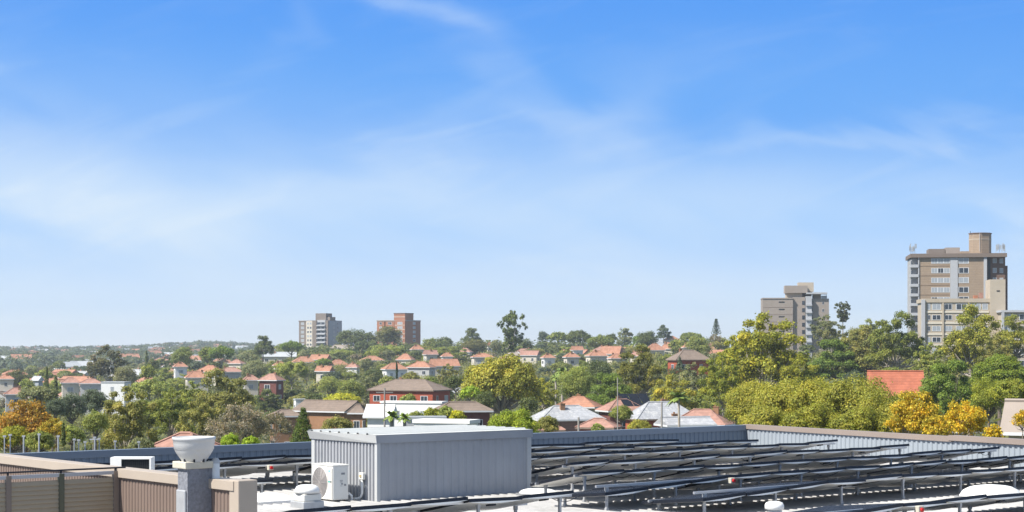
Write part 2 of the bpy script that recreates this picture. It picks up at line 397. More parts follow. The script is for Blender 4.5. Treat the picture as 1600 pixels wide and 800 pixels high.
for (x, y) in ((0, 0), (0, Ws), (Ls, 0), (Ls, Ws)):
    mb = MB(); w = .12 if (x, y) != (0, 0) else .09
    sx = -.042 if x == 0 else Ls - w + .03; sy = -.03 if y == 0 else Ws - w + .02
    if x == Ls: w = .12
    mb.box(sx, sx + w, sy, sy + w, 0, Hs - .11); mb.build('corner_trim', M_shedtrim, sh, bevel=.004)
mb = MB()
mb.box(-.06, Ls + .05, -.05, -.03, Hs - .165, Hs + .0); mb.build('front_fascia', M_shed, sh)
mb = MB(); Mx = None
mb.poly([(-.065, -.05, Hs - .16), (-.09, -.05, Hs), (-.13, Ws + .05, Hs + .01), (-.065, Ws + .05, Hs - .16)])
mb.poly([(-.065, -.05, Hs - .16), (-.045, -.05, Hs - .16), (-.045, -.05, Hs), (-.09, -.05, Hs)])
mb.poly([(-.13, Ws + .05, Hs + .01), (-.045, Ws + .05, Hs), (-.045, Ws + .05, Hs - .16), (-.065, Ws + .05, Hs - .16)])
mb.build('side_fascia', M_shedtrim, sh)
mb = MB(); y = -.05; pr = []
while y < Ws + .05:
    for q, h in ((y, 0), (y + .25, 0), (y + .27, .03), (y + .32, .03), (y + .34, 0)): pr.append((min(q, Ws + .06), h))
    y += .34
for q, h in pr:
    mb.v += [(-.09, q, Hs + .004 + h), (Ls + .06, q, Hs + .004 + h)]
for i in range(len(pr) - 1): mb.f.append((2 * i, 2 * i + 1, 2 * i + 3, 2 * i + 2)); mb.m.append(0)
mb.build('roof', M_shedroof, sh)

# air conditioner by the shed
def uvroot(name, u, v, label, cat, group=None, h=0, pl=None): return empty(name, tuple(Q(u, v, h)), RZ, label, cat, group, pl=pl)
ac = uvroot('air_conditioner', -.8, .43, 'ivory outdoor air conditioner unit with round fan grille beside the grey shed', 'air conditioner')
mb = MB(); mb.box(0, .38, 0, .75, .05, .74); mb.build('body', M_ivory, ac, bevel=.02)
mb = MB(); mb.box(-.012, .392, -.012, .762, .735, .765); mb.build('lid', M_ivory, ac, bevel=.012)
mb = MB()   # fan guard on the face that looks left
cy, cz, rr = .47, .39, .30
for k in range(9): 
    r_ = rr * (k + 1) / 9.0
    mb.tube([(-.012, cy + r_ * math.cos(t * math.pi / 16) * .86, cz + r_ * math.sin(t * math.pi / 16)) for t in range(33)], .0042, 5, cap=False)
for k in range(12):
    t = math.pi * k / 6; mb.tube([(-.012, cy, cz), (-.012, cy + rr * math.cos(t) * .86, cz + rr * math.sin(t))], .004, 5)
fan = mb.build('fan_guard', M_grille, ac)
mb = MB(); mb.poly([(-.004, cy + rr * math.cos(t * math.pi / 16) * .88, cz + rr * 1.03 * math.sin(t * math.pi / 16)) for t in range(32)])
mb.build('fan_recess', M_grille, fan)
mb = MB(); mb.tube([(-.013, .02, .08), (-.013, .02, .7)], .006, 5); mb.box(-.008, 0, .175, .18, .06, .735); mb.build('panel_seam', M_grille, ac)
mb = MB(); mb.poly([(-.003, .15, .62), (-.003, .10, .62), (-.003, .13, .67)]); mb.poly([(-.003, .15, .6), (-.003, .15, .655), (-.003, .135, .63)])
mb.build('blue_emblem', mat('sky_blue_print', (0.05, 0.42, 0.78), .4, 0), ac)
mb = MB()
for k, (y0, y1) in enumerate(((.165, .15), (.145, .125), (.12, .10), (.095, .075), (.07, .06))): mb.poly([(-.003, y0, .405), (-.003, y1, .405), (-.003, y1, .435), (-.003, y0, .435)], 0 if k < 3 else 1)
mb.build('badge_lettering', [mat('teal_print', (0.02, 0.4, 0.35), .4, 0), M_darkg], ac)
mb = MB()
for x0, z0, w_, h_ in ((.20, .56, .09, .04), (.17, .44, .07, .012), (.17, .41, .06, .012), (.20, .36, .04, .03), (.27, .33, .05, .04), (.18, .33, .05, .008)):
    mb = MB(); mb.poly([(x0, -.003, z0), (x0 + w_, -.003, z0), (x0 + w_, -.003, z0 + h_), (x0, -.003, z0 + h_)]); mb.build('rating_label', mat('grey_print', (.25, .26, .27), .5, .1, 30), ac)
for y_ in (.1, .6): 
    mb = MB(); mb.box(.02, .36, y_, y_ + .06, .0, .05); mb.build('foot', M_darkg, ac)
mb = MB(); mb.tube([(.38, .12, .14), (.46, .1, .16), (.5, .08, .12), (.51, .06, .0)], .028, 8); mb.build('refrigerant_pipe', M_white, ac, smooth=True)
iso = uvroot('isolator_switch', -.06, .42, 'cream isolator box with bent conduit on the side wall of the grey shed', 'switch box')
mb = MB(); mb.box(-.07, .0, -.07, .07, .44, .58); mb.build('switch_box', M_ivory, iso, bevel=.01)
mb = MB(); mb.box(-.09, -.07, -.025, .025, .49, .54); mb.build('handle', mat('cream_knob', (.5, .4, .22), .5, .1), iso)
mb = MB(); mb.tube([(-.035, 0, .44), (-.035, 0, .16), (-.05, .03, .08), (-.09, .1, .045), (-.14, .2, .04)], .026, 8); mb.build('conduit', M_white, iso, smooth=True)

# roof vents and skylights
def mushroom(u, v, s, label):
    t = uvroot('roof_vent', u, v, label, 'roof vent')
    mb = MB(); mb.box(-.24 * s, .24 * s, -.24 * s, .24 * s, 0, .16 * s); mb.build('base', M_galv, t, bevel=.02)
    mb = MB(); mb.box(-.2 * s, .2 * s, -.2 * s, .2 * s, .16 * s, .3 * s); mb.build('collar', M_ivory, t, bevel=.02)
    mb = MB(); n = 24; k = len(mb.v)
    mb.lathe([(.0, .47 * s), (.14 * s, .465 * s), (.2 * s, .44 * s), (.235 * s, .39 * s), (.245 * s, .31 * s), (.225 * s, .31 * s)], 20); mb.build('hood', M_white, t, smooth=True)
uu, vv = uv(P(480, 0, 34.7)); mushroom(uu, vv, 1.0, 'white mushroom roof vent on square base in front of the ivory air conditioner')
def dome_vent(px, d, s, label):
    uu, vv = uv(P(px, 0, d)); t = uvroot('roof_vent', uu, vv, label, 'roof vent')
    mb = MB(); mb.lathe([(.17 * s, 0), (.15 * s, .14 * s)], 20); mb.build('base', M_galv, t, smooth=True)
    mb = MB(); mb.lathe([(0, .3 * s), (.1 * s, .295 * s), (.17 * s, .27 * s), (.2 * s, .22 * s), (.2 * s, .14 * s), (.14 * s, .12 * s)], 20); mb.build('hood', M_white, t, smooth=True)
dome_vent(1210, 33.3, .9, 'small round white vent hood on the roof in front of the solar rows')
def skylight(px, d, wu, wv, h, label):
    uu, vv = uv(P(px, 0, d)); t = uvroot('skylight', uu, vv, label, 'skylight', 'domed skylights on the white roof')
    mb = MB(); mb.box(-wu / 2, wu / 2, -wv / 2, wv / 2, .0, .07); mb.build('kerb', M_alu, t)
    mb = MB(); n = 10
    for i in range(n + 1):
        for j in range(n + 1):
            a, b = i / n * 2 - 1, j / n * 2 - 1
            mb.v.append((a * wu * .48, b * wv * .48, .07 + h * ((1 - a ** 4) * (1 - b ** 4)) ** .6))
    for i in range(n):
        for j in range(n): k = i * (n + 1) + j; mb.f.append((k, k + n + 1, k + n + 2, k + 1)); mb.m.append(0)
    mb.build('dome', M_white, t, smooth=True)
skylight(417, 36.0, .9, .9, .13, 'low white domed skylight left of the mushroom vent')
skylight(1548, 37.0, 1.1, 1.0, .22, 'white domed skylight behind the nearest solar row at the right edge')
skylight(842, 37.6, .6, .8, .10, 'white domed skylight just right of the grey shed')

# ------------------------------------------------------------------ solar arrays
PW, PC, PT = 1.14, 1.66, .058
mb = MB(); mb.box(0, PW, 0, PC, -PT, 0, 0, skip='bt'); e_ = .018
mb.poly([(0, 0, 0), (PW, 0, 0), (PW, PC, 0), (0, PC, 0)], 1)
for k in range(10):   # the backsheet sags a little between the rails
    xa, xb = PW * k / 10, PW * (k + 1) / 10; za, zb0 = -PT - .034 * math.sin(math.pi * k / 10), -PT - .034 * math.sin(math.pi * (k + 1) / 10)
    mb.poly([(xa, 0, za), (xa, PC, za), (xb, PC, zb0), (xb, 0, zb0)], 2); mb.poly([(xa, 0, -PT), (xa, 0, za), (xb, 0, zb0), (xb, 0, -PT)], 2)
for k in range(1, 6): x = PW * k / 6; mb.poly([(x - .004, .02, .0015), (x + .004, .02, .0015), (x + .004, PC - .02, .0015), (x - .004, PC - .02, .0015)], 3)
ME_panel = mb.mesh('solar_panel', [M_frame, M_cell, M_back, M_alu])
mb = MB(); mb.box(PW * .5 - .07, PW * .5 + .07, .1, .2, -PT - .06, -PT); ME_jb = mb.mesh('junction_box', M_frame)
def post_mesh(h):
    mb = MB(); mb.box(-.022, .022, -.022, .022, .0, h); mb.box(-.05, .05, -.04, .04, 0, .012); mb.box(-.035, .035, -.03, .03, .012, .07)
    mb.box(-.03, .03, -.03, .03, h - .07, h); return mb.mesh('post', M_galv)
def row(u0, u1, v, h, tilt, label, drop_first=0):
    t = empty('solar_array', tuple(Q(u0, v)), RZ, label, 'solar panels', 'solar panel rows on the white roof')
    rr_ = random.Random(int(v * 100 + u0 * 10 + 5000))
    n = int((u1 - u0) / (PW + .02)); T = R(tilt)
    for i in range(n):
        x = i * (PW + .02); z0 = rz(u0 + x) - rz(u0)
        # real racks are never true: each module sits a little off its neighbour
        tz = rr_.uniform(-.014, .014); rx = -(T + R(rr_.uniform(-.9, .9))); ry = R(rr_.uniform(-1.5, 1.5)) + (SL if u0 > 2 else 0)
        hh = h
        if i < drop_first: rx = -T * .5; hh = h - .06 * (drop_first - i); ry = -math.atan(.06 / PW)
        p = put(ME_panel, 'solar_panel', t, (x, 0, z0 + hh + tz), (rx, ry, 0))
        if rr_.random() < .55: put(ME_jb, 'junction_box', p)
    Lr = n * (PW + .02)
    for k, (yy, zz_) in enumerate(((.16, h - .16 * math.sin(T) - .075), (1.36, h - 1.36 * math.sin(T) - .075))):
        mb = MB(); z1 = rz(u0 + Lr) - rz(u0); beam(mb, Vector((-.08, yy, zz_)), Vector((Lr + .06, yy, zz_ + z1)), .04, .045); mb.build('rail', M_alu, t)
    pm = post_mesh(h - .16 * math.sin(T) - .075); pm2 = post_mesh(h - 1.36 * math.sin(T) - .075)
    m = max(2, int(Lr / 1.75) + 1)
    for k in range(m):
        x = .2 + (Lr - .4) * k / (m - 1); z0 = rz(u0 + x) - rz(u0)
        put(pm, 'post', t, (x, .16, z0)); put(pm2, 'post', t, (x, 1.36, z0))
    # drooping cables under the rail
    for k in range(n):
        if rr_.random() < .5:
            mb = MB(); x = k * PW + rr_.uniform(.2, 1.0); w_ = rr_.uniform(.4, .9); dd = rr_.uniform(.03, .1); zb = h - .2 * math.sin(T) - .06 + rz(u0 + x) - rz(u0)
            mb.tube([(x + w_ * q / 6, .2, zb - dd * math.sin(math.pi * q / 6)) for q in range(7)], .007, 4); mb.build('cable', M_frame, t)
    return t
HP = .64
row(-16, 14.2, 5.65, HP, 11, 'rearmost long solar row tucked under the blue parapet')
row(-16, 16.1, 3.75, HP, 11, 'second long solar row from the back, passing behind the shed')
row(4.7, 16.9, 1.8, HP, 11, 'third solar row from the back, right of the grey shed')
row(-14, -.35, 1.95, HP - .22, 11, 'low set solar row left of the grey shed')
row(4.6, 16.8, -.65, HP, 11, 'fourth solar row from the back, right of the grey shed')
row(2.9, 17.1, -2.95, HP, 11, 'fifth solar row from the back, ending in a pointed tip at the right')
row(1.9, uedge(-4.7) - .9, -4.7, HP - .06, 11, 'sixth solar row from the back, rising from a low left end', 3)
row(2.7, uedge(-6.5) - 1.2, -6.5, HP - .11, 11, 'second solar row from the front at right, rising from a low left end', 3)
row(-6.2, -.3, -6.45, HP, 11, 'short front solar row running past the foot of the grey shed')
row(1.0, uedge(-10.6) - 1.5, -10.6, HP - .13, 11, 'nearest solar row at the lower right corner', 2)
def rswitch(u, v, h, label, s=1):
    t = uvroot('isolator_switch', u, v, label, 'switch box', 'isolator boxes with red knobs', h)
    mb = MB(); mb.box(-.1 * s, .1 * s, -.05, .05, -.09 * s, .09 * s); mb.build('switch_box', M_stone, t, bevel=.01)
    mb = MB(); mb.lathe([(0, .03), (.035, .03), (.035, 0)], 12); o = mb.build('knob', M_red, t); o.rotation_euler = (R(90), 0, 0); o.location = (0, -.052, 0)
def atpx(px, v):
    k = (px - 800) / F; a = C0 + V * v; return (k * a.y - a.x) / (U.x - k * U.y)
rswitch(atpx(1143, -4.74), -4.74, .46, 'box with red knob clipped under the sixth solar row', .62)
rswitch(atpx(1436, -10.64), -10.64, .38, 'box with red knob on the nearest solar row at lower right', .7)
rswitch(atpx(422, 3.7), 3.7, .52, 'box with red knob under solar row left of the shed', .6)

# ------------------------------------------------------------------ tan wall, louvre screen, chimney
WA = Vector((-5.25, 24, 0)); WT = E - 1.6
def wp(t, h=0, off=0): p = WA - V * t + U * off; p.z = h; return p       # t>0 towards camera/right
tw = empty('tan_wall', (WA.x, WA.y, ROOF), 0, 'tan ribbed metal upstand wall with pale cap running from left edge to the chimney', 'wall')
mb = MB(); corr(mb, wp(-14), wp(3.0), ROOF, WT - .1, .085, .014, ratio=.4, flip=1)
mb.poly([tuple(wp(-14, ROOF, .16)), tuple(wp(3.0, ROOF, .16)), tuple(wp(3.0, WT - .1, .16)), tuple(wp(-14, WT - .1, .16))])
rel(mb.build('cladding', M_tan, tw)); mb = MB()
beam(mb, wp(-14, WT - .12, .075), wp(3.02, WT - .12, .075), .25, .12); rel(mb.build('cap', M_tanl, tw, bevel=.006))
mb = MB(); beam(mb, wp(2.9, ROOF, .10), wp(3.12, ROOF, .10), .27, WT - ROOF + .012); rel(mb.build('end_post', M_tanl, tw, bevel=.012))
def lp(t, h=0): p = WA - U * (t + .02); p.z = h; return p
ls = empty('louvre_screen', (WA.x, WA.y, ROOF), 0, 'tan horizontal slat screen between grey posts at the lower left corner', 'screen')
for i, t in enumerate((.05, .83, 1.56, 2.35, 3.1, 3.9)):
    mb = MB(); beam(mb, lp(t - .035, ROOF), lp(t + .035, ROOF), .07, 1.47)
    rel(mb.build('post', mat('taupe_post', (.20, .165, .14), .5, .08, 3) if i != 1 else mat('green_grey_post', (.10, .105, .075), .5, .08, 3), ls))
for i in range(5):
    t0, t1 = (.05, .83, 1.56, 2.35, 3.1, 3.9)[i:i + 2]; mb = MB(); z = ROOF + .05
    while z < WT - .12:
        a, b = lp(t0 + .037, z), lp(t1 - .037, z); n_ = -V
        c0, c1 = a + n_ * .02, b + n_ * .02
        mb.poly([tuple(c0), tuple(c1), tuple(b + Vector((0, 0, .058)) - n_ * .004), tuple(a + Vector((0, 0, .058)) - n_ * .004)])
        mb.poly([tuple(c0), tuple(a - n_ * .0 - Vector((0, 0, .012))), tuple(b - Vector((0, 0, .012))), tuple(c1)])
        z += .058
    rel(mb.build('louvre_panel', mat('louvre_tan', (.36, .30, .215), .45, .06, 2, spec=.4), ls))
mb = MB(); beam(mb, lp(-.03, WT - .075), lp(4, WT - .075), .05, .045); rel(mb.build('top_rail', mat('grey_rail', (.42, .42, .43), .4, .05, 2), ls))
mb = MB(); a, b = lp(-.1, WT + .01), lp(4, WT + .01); mb.tube([a, b], .012, 6)
for t in (.05, .83, 1.56, 2.35): p = lp(t, WT - .03); mb.tube([p, p + Vector((0, 0, .05))], .014, 6)
rel(mb.build('cable_run', M_frame, ls))

# chimney pillar with cowl
dch = 21.9; pc = P(293, 0, dch); ph = E - (733 - HY) * dch / F
ch = empty('vent_chimney', (pc.x, pc.y, ROOF), RZ, 'grey rough rendered chimney pillar with pale stone slab on top', 'chimney')
hh = ph - ROOF
mb = MB(); mb.box(0, .375, 0, .24, 0, hh); mb.build('shaft', M_conc, ch)
mb = MB(); mb.box(-.04, .36, -.02, .31, hh, hh + .085); mb.build('slab', M_stone, ch, bevel=.01)
mb = MB(); mb.box(-.03, .0, .02, .24, hh - .9, hh - .26); mb.build('cover_plate', M_galv, ch, bevel=.02)
cc_ = P(303, 0, dch + .2)
cw = empty('chimney_cowl', (cc_.x, cc_.y, ph + .085), 0, 'cream bowl-shaped cowl sitting on the grey chimney slab', 'cowl')
mb = MB(); mb.lathe([(.15, .0), (.157, .015), (.17, .035), (.205, .085), (.232, .13), (.236, .145), (.243, .15), (.25, .21), (.252, .215), (.256, .26), (.264, .265), (.266, .3), (.25, .3), (.235, .2), (.15, .1)], 40)
mb.build('bowl', M_pot, cw, smooth=True)
mb = MB()
for k in range(8): a = math.pi * k / 4 + .2; mb.box(-.02, .02, -.01, .01, -.005, .05, 0, Matrix.Translation((.15 * math.cos(a), .15 * math.sin(a), 0)) @ Matrix.Rotation(a, 4, 'Z'))
mb.build('fixing_tabs', M_frame, cw)
pp = P(337, 0, 22.15); vt = empty('vent_pipe', (pp.x, pp.y, ROOF), 0, 'slim white vent pipe standing right behind the grey chimney', 'pipe')
hz_ = E - (722 - HY) * 22.15 / F - ROOF
mb = MB(); mb.tube([(0, 0, 0), (0, 0, hz_)], .05, 16); mb.build('pipe', M_white, vt, smooth=True)
mb = MB(); mb.lathe([(.052, hz_ - .01), (.05, hz_ + .02), (.03, hz_ + .05), (0, hz_ + .055)], 14); mb.build('cap', M_galv, vt, smooth=True)
# second condenser behind the tan wall
p = P(204, 0, 32.5); zt_ = E - (715 - HY) * 32.5 / F
a2_ = empty('air_conditioner', (p.x, p.y, ROOF), 0, 'white framed condenser with dark grille peeking over the tan wall', 'air conditioner')
h_ = zt_ - ROOF; mb = MB()
mb.box(-.37, .37, 0, .35, 0, .05); mb.box(-.37, .37, 0, .35, h_ - .03, h_); mb.box(-.37, -.17, 0, .35, .05, h_ - .03); mb.box(.34, .37, 0, .35, .05, h_ - .03); mb.box(-.17, .34, .06, .35, .05, h_ - .03)
mb.build('casing', M_white, a2_)
mb = MB()
mb.box(-.17, .34, .045, .058, .05, h_ - .03); 
for k in range(14): x = -.15 + k * .036; mb.box(x, x + .006, .02, .03, .05, h_ - .03)
mb.build('grille', M_darkg, a2_)
# thin posts standing along the outer edge behind the back parapet
for i, (px, yt) in enumerate(((7, 681), (16, 679), (37, 681), (61, 678), (91, 681), (116, 686), (123, 687), (133, 690), (148, 683), (155, 685), (180, 689), (217, 690))):
    k = (px - 800) / F; a = C0 + V * (cv + .35); uu = (k * a.y - a.x) / (U.x - k * U.y); q = Q(uu, cv + .35); ztop = E - (yt - HY) * q.y / F
    ordn = ('leftmost', 'second', 'third', 'fourth', 'fifth', 'sixth', 'seventh', 'eighth', 'ninth', 'tenth', 'eleventh', 'twelfth')[i]
    t = empty('steel_post', (q.x, q.y, ROOF - .3), 0, f'{ordn} from the left of the thin pale posts above the blue parapet', 'post', 'thin posts behind the parapet')
    mb = MB(); mb.tube([(0, 0, 0), (0, 0, ztop - ROOF + .3)], .022 if i in (3, 4, 2, 8) else .015, 6); mb.build('post', M_galv, t)
    mb = MB(); mb.box(-.035, .035, -.02, .02, ztop - ROOF + .27, ztop - ROOF + .31)
    if i == 8: mb.box(-.12, .12, -.015, .015, ztop - ROOF + .23, ztop - ROOF + .26)
    mb.build('cap', M_galv, t)

# ------------------------------------------------------------------ foliage prototypes
def leaves_mesh(name, centres, radii, n, leaf, seed, asp=1.0, up=0.45, rnd=0.42, shell=0.35, tone=0.27, elong=1.0, mats=None, warm=0.0, extra=None):
    """n small faces spread over clumps; z is divided by asp so that object scale restores it"""
    r = np.random.RandomState(seed); c = np.array(centres, float); rad = np.array(radii, float)
    w = rad ** 2; w /= w.sum(); k = r.choice(len(c), n, p=w)
    d = r.normal(size=(n, 3)); d /= np.linalg.norm(d, axis=1)[:, None]
    d[:, 2] = np.where((d[:, 2] < -0.3) & (r.rand(n) < .6), -d[:, 2], d[:, 2])
    rr = rad[k] * (1 - shell * r.rand(n) ** 1.5) * (1 + .2 * r.normal(size=n)); d2 = d * np.array([1.1, 1.1, .8]); pos = c[k] + d2 * rr[:, None]
    if extra is not None:
        pos = np.vstack([pos, extra]); m_ = len(extra); d = np.vstack([d, r.normal(size=(m_, 3))]); k = np.concatenate([k, r.randint(0, len(c), m_)]); n += m_
    nn = d + rnd * r.normal(size=(n, 3)); nn[:, 2] += up; nn /= np.linalg.norm(nn, axis=1)[:, None]
    t = np.cross(nn, r.normal(size=(n, 3))); t /= np.linalg.norm(t, axis=1)[:, None]; b = np.cross(nn, t)
    s = leaf * (.55 + .9 * r.rand(n)); s1 = (s * elong)[:, None]; s2 = (s * .62)[:, None]
    q = np.stack([pos - t * s1, pos + b * s2 - t * s1 * .1 , pos + t * s1, pos - b * s2 + t * s1 * .15], 1).reshape(-1, 3)
    q[:, 2] /= asp
    me = bpy.data.meshes.new(name); me.vertices.add(4 * n); me.vertices.foreach_set('co', q.ravel().astype(np.float32))
    me.loops.add(4 * n); me.loops.foreach_set('vertex_index', np.arange(4 * n, dtype=np.int32))
    me.polygons.add(n); me.polygons.foreach_set('loop_start', np.arange(0, 4 * n, 4, dtype=np.int32)); me.polygons.foreach_set('loop_total', np.full(n, 4, np.int32))
    clump = r.normal(size=len(c)) * .14
    v = 1 + tone * r.normal(size=n) + clump[k]; v = np.clip(v, .45, 1.7); h = .07 * r.normal(size=n) + clump[k[:]] * .25 + warm * (r.rand(n) < .3) * r.rand(n)
    col = np.stack([v * (1 + h), v, v * (1 - h * .8), np.ones(n)], 1); col = np.repeat(col, 4, axis=0)
    at = me.attributes.new('tone', 'FLOAT_COLOR', 'POINT'); at.data.foreach_set('color', col.ravel().astype(np.float32))
    me.materials.append(LEAF); me.update(calc_edges=True); return me

def dirs(r, n, zmin=-.35):
    out = []
    while len(out) < n:
        d = r.normal(size=3); d /= np.linalg.norm(d)
        if d[2] > zmin: out.append(d)
    return out
def limbs(name, ends, base_r, fork, asp, matl, r, seg=5, sub=True):
    """tapered trunk from z=0, forking to the clump centres; unit = crown radius, crown centre at fork+..; z/asp"""
    mb = MB()
    def T(p): return (p[0], p[1], p[2] / asp)
    mb.tube([T((0, 0, -.15)), T((0, 0, .0)), T((.01, 0, fork * .5)), T((0, .01, fork))], [base_r * 1.35, base_r * 1.1, base_r * .85, base_r * .75], 8)
    for e in ends:
        e = np.array(e); s = np.array([0, 0, fork * (.75 + .3 * r.rand())]) if asp > 1.6 else np.array([0, 0, fork * (.5 + 1.0 * r.rand())]); mid = s * .45 + e * .55 + np.array([0, 0, -.10]) + r.normal(size=3) * .04
        mid0 = s * .75 + mid * .25 + r.normal(size=3) * .03
        mb.tube([T(s), T(mid0), T(mid), T(e)], [base_r * .5, base_r * .4, base_r * .24, base_r * .07], seg, cap=False)
    return mb.mesh(name, matl, True)
PROTO = {}
def proto(kind, lod, var=0):
    """returns (leaf mesh, trunk mesh). Unit: crown half width 1, whole tree height 1 after z scale"""
    key = (kind, lod, var)
    if key in PROTO: return PROTO[key]
    r = np.random.RandomState(hash_(kind) + var * 17 + 5); LN = (30000, 9000, 2600, 800)[lod]; LS = (.026, .042, .072, .13)[lod]
    H = 2.2; cz = 1.25; rzz = .95; zmin = -.4; n = 46; pr = (.24, .36); dist = (.55, .78); fork = .55; kw = dict(); bm = BARK; br = .06
    c = []; rad = []
    if kind == 'round':
        for d in dirs(r, n, -.45): f = r.uniform(*dist) * (.9 + .1 * r.rand()); c.append((d[0] * f, d[1] * f, cz + d[2] * f * rzz)); rad.append(r.uniform(*pr))
        for _ in range(8): d = r.normal(size=3) * .25; c.append((d[0], d[1], cz + d[2])); rad.append(.35)
    elif kind == 'dome':     # broad fig-like dome, limbs visible from below
        H = 1.45; cz = .62
        for d in dirs(r, 95, -.12): f = r.uniform(.72, .86); c.append((d[0] * f, d[1] * f, cz + d[2] * f * .78)); rad.append(r.uniform(.12, .21))
        for d in dirs(r, 25, -.1): f = r.uniform(.3, .6); c.append((d[0] * f, d[1] * f, cz + d[2] * f * .7)); rad.append(r.uniform(.14, .22))
        fork = .3; bm = BARKP; br = .075
    elif kind == 'gum':      # open, clumpy
        H = 2.0; cz = 1.1
        for d in dirs(r, 75, -.75): f = r.uniform(.35, .98) ; c.append((d[0] * f * (1.05 - .15 * d[2]), d[1] * f, cz + d[2] * f * .92)); rad.append(r.uniform(.10, .20))
        kw = dict(shell=.9, up=.4, rnd=.5); fork = .5; bm = BARKP; br = .05
    elif kind == 'umbrella':
        H = 1.5; 
        for _ in range(60):
            a = r.rand() * 6.283; q = math.sqrt(r.rand()) * .9; c.append((math.cos(a) * q, math.sin(a) * q, 1.28 - .32 * q * q + r.normal() * .06)); rad.append(r.uniform(.13, .22))
        for _ in range(16):
            a = r.rand() * 6.283; q = r.uniform(.45, .8); c.append((math.cos(a) * q, math.sin(a) * q, .86 + r.normal() * .08)); rad.append(r.uniform(.09, .16))
        fork = .35; kw = dict(up=.5); br = .045; bm = BARKP
    elif kind == 'layered':
        H = 1.9; cz = 1.0
        for lv, (z, q0) in enumerate(((.6, .95), (.95, .9), (1.3, .72), (1.6, .42))):
            for _ in range(int(26 * q0)): a = r.rand() * 6.283; q = math.sqrt(r.rand()) * q0; c.append((math.cos(a) * q, math.sin(a) * q, z + r.normal() * .07 - q * .12)); rad.append(r.uniform(.13, .2))
        kw = dict(up=.6)
    elif kind == 'shrub':
        H = 1.35; cz = .55
        for d in dirs(r, 50, -.3): f = r.uniform(.6, .8); c.append((d[0] * f, d[1] * f, cz + d[2] * f * .75)); rad.append(r.uniform(.16, .27))
        fork = .15
    elif kind == 'cone':
        H = 6.5; 
        for i in range(70): z = .3 + 6.0 * i / 70; q = .62 * (1 - (i / 70)) ** .6; a = i * 2.4; c.append((math.cos(a) * q * .45, math.sin(a) * q * .45, z)); rad.append(.2 + q * .6)
        fork = .4; LS *= 2.2; br = .12
    elif kind == 'conifer':
        H = 2.6
        for i in range(70): z = .25 + 2.2 * i / 70; q = .95 * (1 - i / 72); a = i * 2.4; c.append((math.cos(a) * q * .75, math.sin(a) * q * .75, z)); rad.append(.12 + q * .2)
        fork = 1.6
    elif kind == 'norfolk':
        H = 3.4
        for lv in range(13):
            z = .7 + 2.5 * lv / 13; q = .95 * (1 - lv / 14.5)
            for k in range(6): 
                a = k * 1.047 + lv * .4
                for f in (.3, .6, .95): c.append((math.cos(a) * q * f, math.sin(a) * q * f, z + .12 * f)); rad.append(.075)
        fork = 3.0; LS *= 1.1; br = .05
    elif kind == 'openpine':
        H = 2.3
        for _ in range(85):
            z = r.uniform(.85, 2.2); a = r.rand() * 6.283; q = r.uniform(.1, 1.0) * (1.15 - abs(z - 1.7)) ; q = min(q, .95)
            for k in range(2): c.append((math.cos(a) * q + r.normal() * .06, math.sin(a) * q + r.normal() * .06, z + r.normal() * .05)); rad.append(r.uniform(.06, .13))
        fork = 1.2; kw = dict(up=.6, shell=.8); br = .045; bm = BARKP; LN = int(LN * .8)
    elif kind == 'bare':
        H = 1.7; cz = .95
        for d in dirs(r, 80, -.5): f = r.uniform(.5, .95); c.append((d[0] * f, d[1] * f, cz + d[2] * f * .75)); rad.append(r.uniform(.12, .22))
        kw = dict(shell=.9, rnd=1.5); bm = BARKP; br = .035; LN = int(LN * .42); fork = .3
    elif kind == 'autumn':
        H = 1.9; cz = 1.0
        for d in dirs(r, 70, -.6): f = r.uniform(.45, .88); c.append((d[0] * f, d[1] * f, cz + d[2] * f * .88)); rad.append(r.uniform(.14, .26))
        LN = int(LN * .36); LS *= 1.4; kw = dict(shell=.7, rnd=.9, tone=.3, warm=.35); fork = .4; bm = BARKP; br = .045
    ex = None
    tr_ends = [c[i] for i in r.permutation(len(c))[:(34 if lod == 0 else 26 if kind == 'openpine' else 14 if lod == 1 else 6)]]
    if kind in ('norfolk', 'cone', 'conifer'): tr_ends = []
    leaf = leaves_mesh('crown', c, rad, LN, LS, hash_(kind) + lod + var, asp=H, extra=ex, **kw)
    trunk = limbs('trunk', tr_ends, br, fork, H, bm, r) if lod < 3 else None
    PROTO[key] = (leaf, trunk, H); return PROTO[key]
def hash_(s): return sum(ord(ch) * (i + 3) for i, ch in enumerate(s)) % 9973
TREES = []; CLEAR = []
KINDNAME = dict(round='broadleaf_tree', dome='spreading_tree', gum='gum_tree', umbrella='flat_topped_tree', layered='layered_tree', shrub='shrub', cone='cypress',
                conifer='conifer', norfolk='norfolk_pine', openpine='tall_pine', bare='thinly_leaved_tree', autumn='autumn_tree')
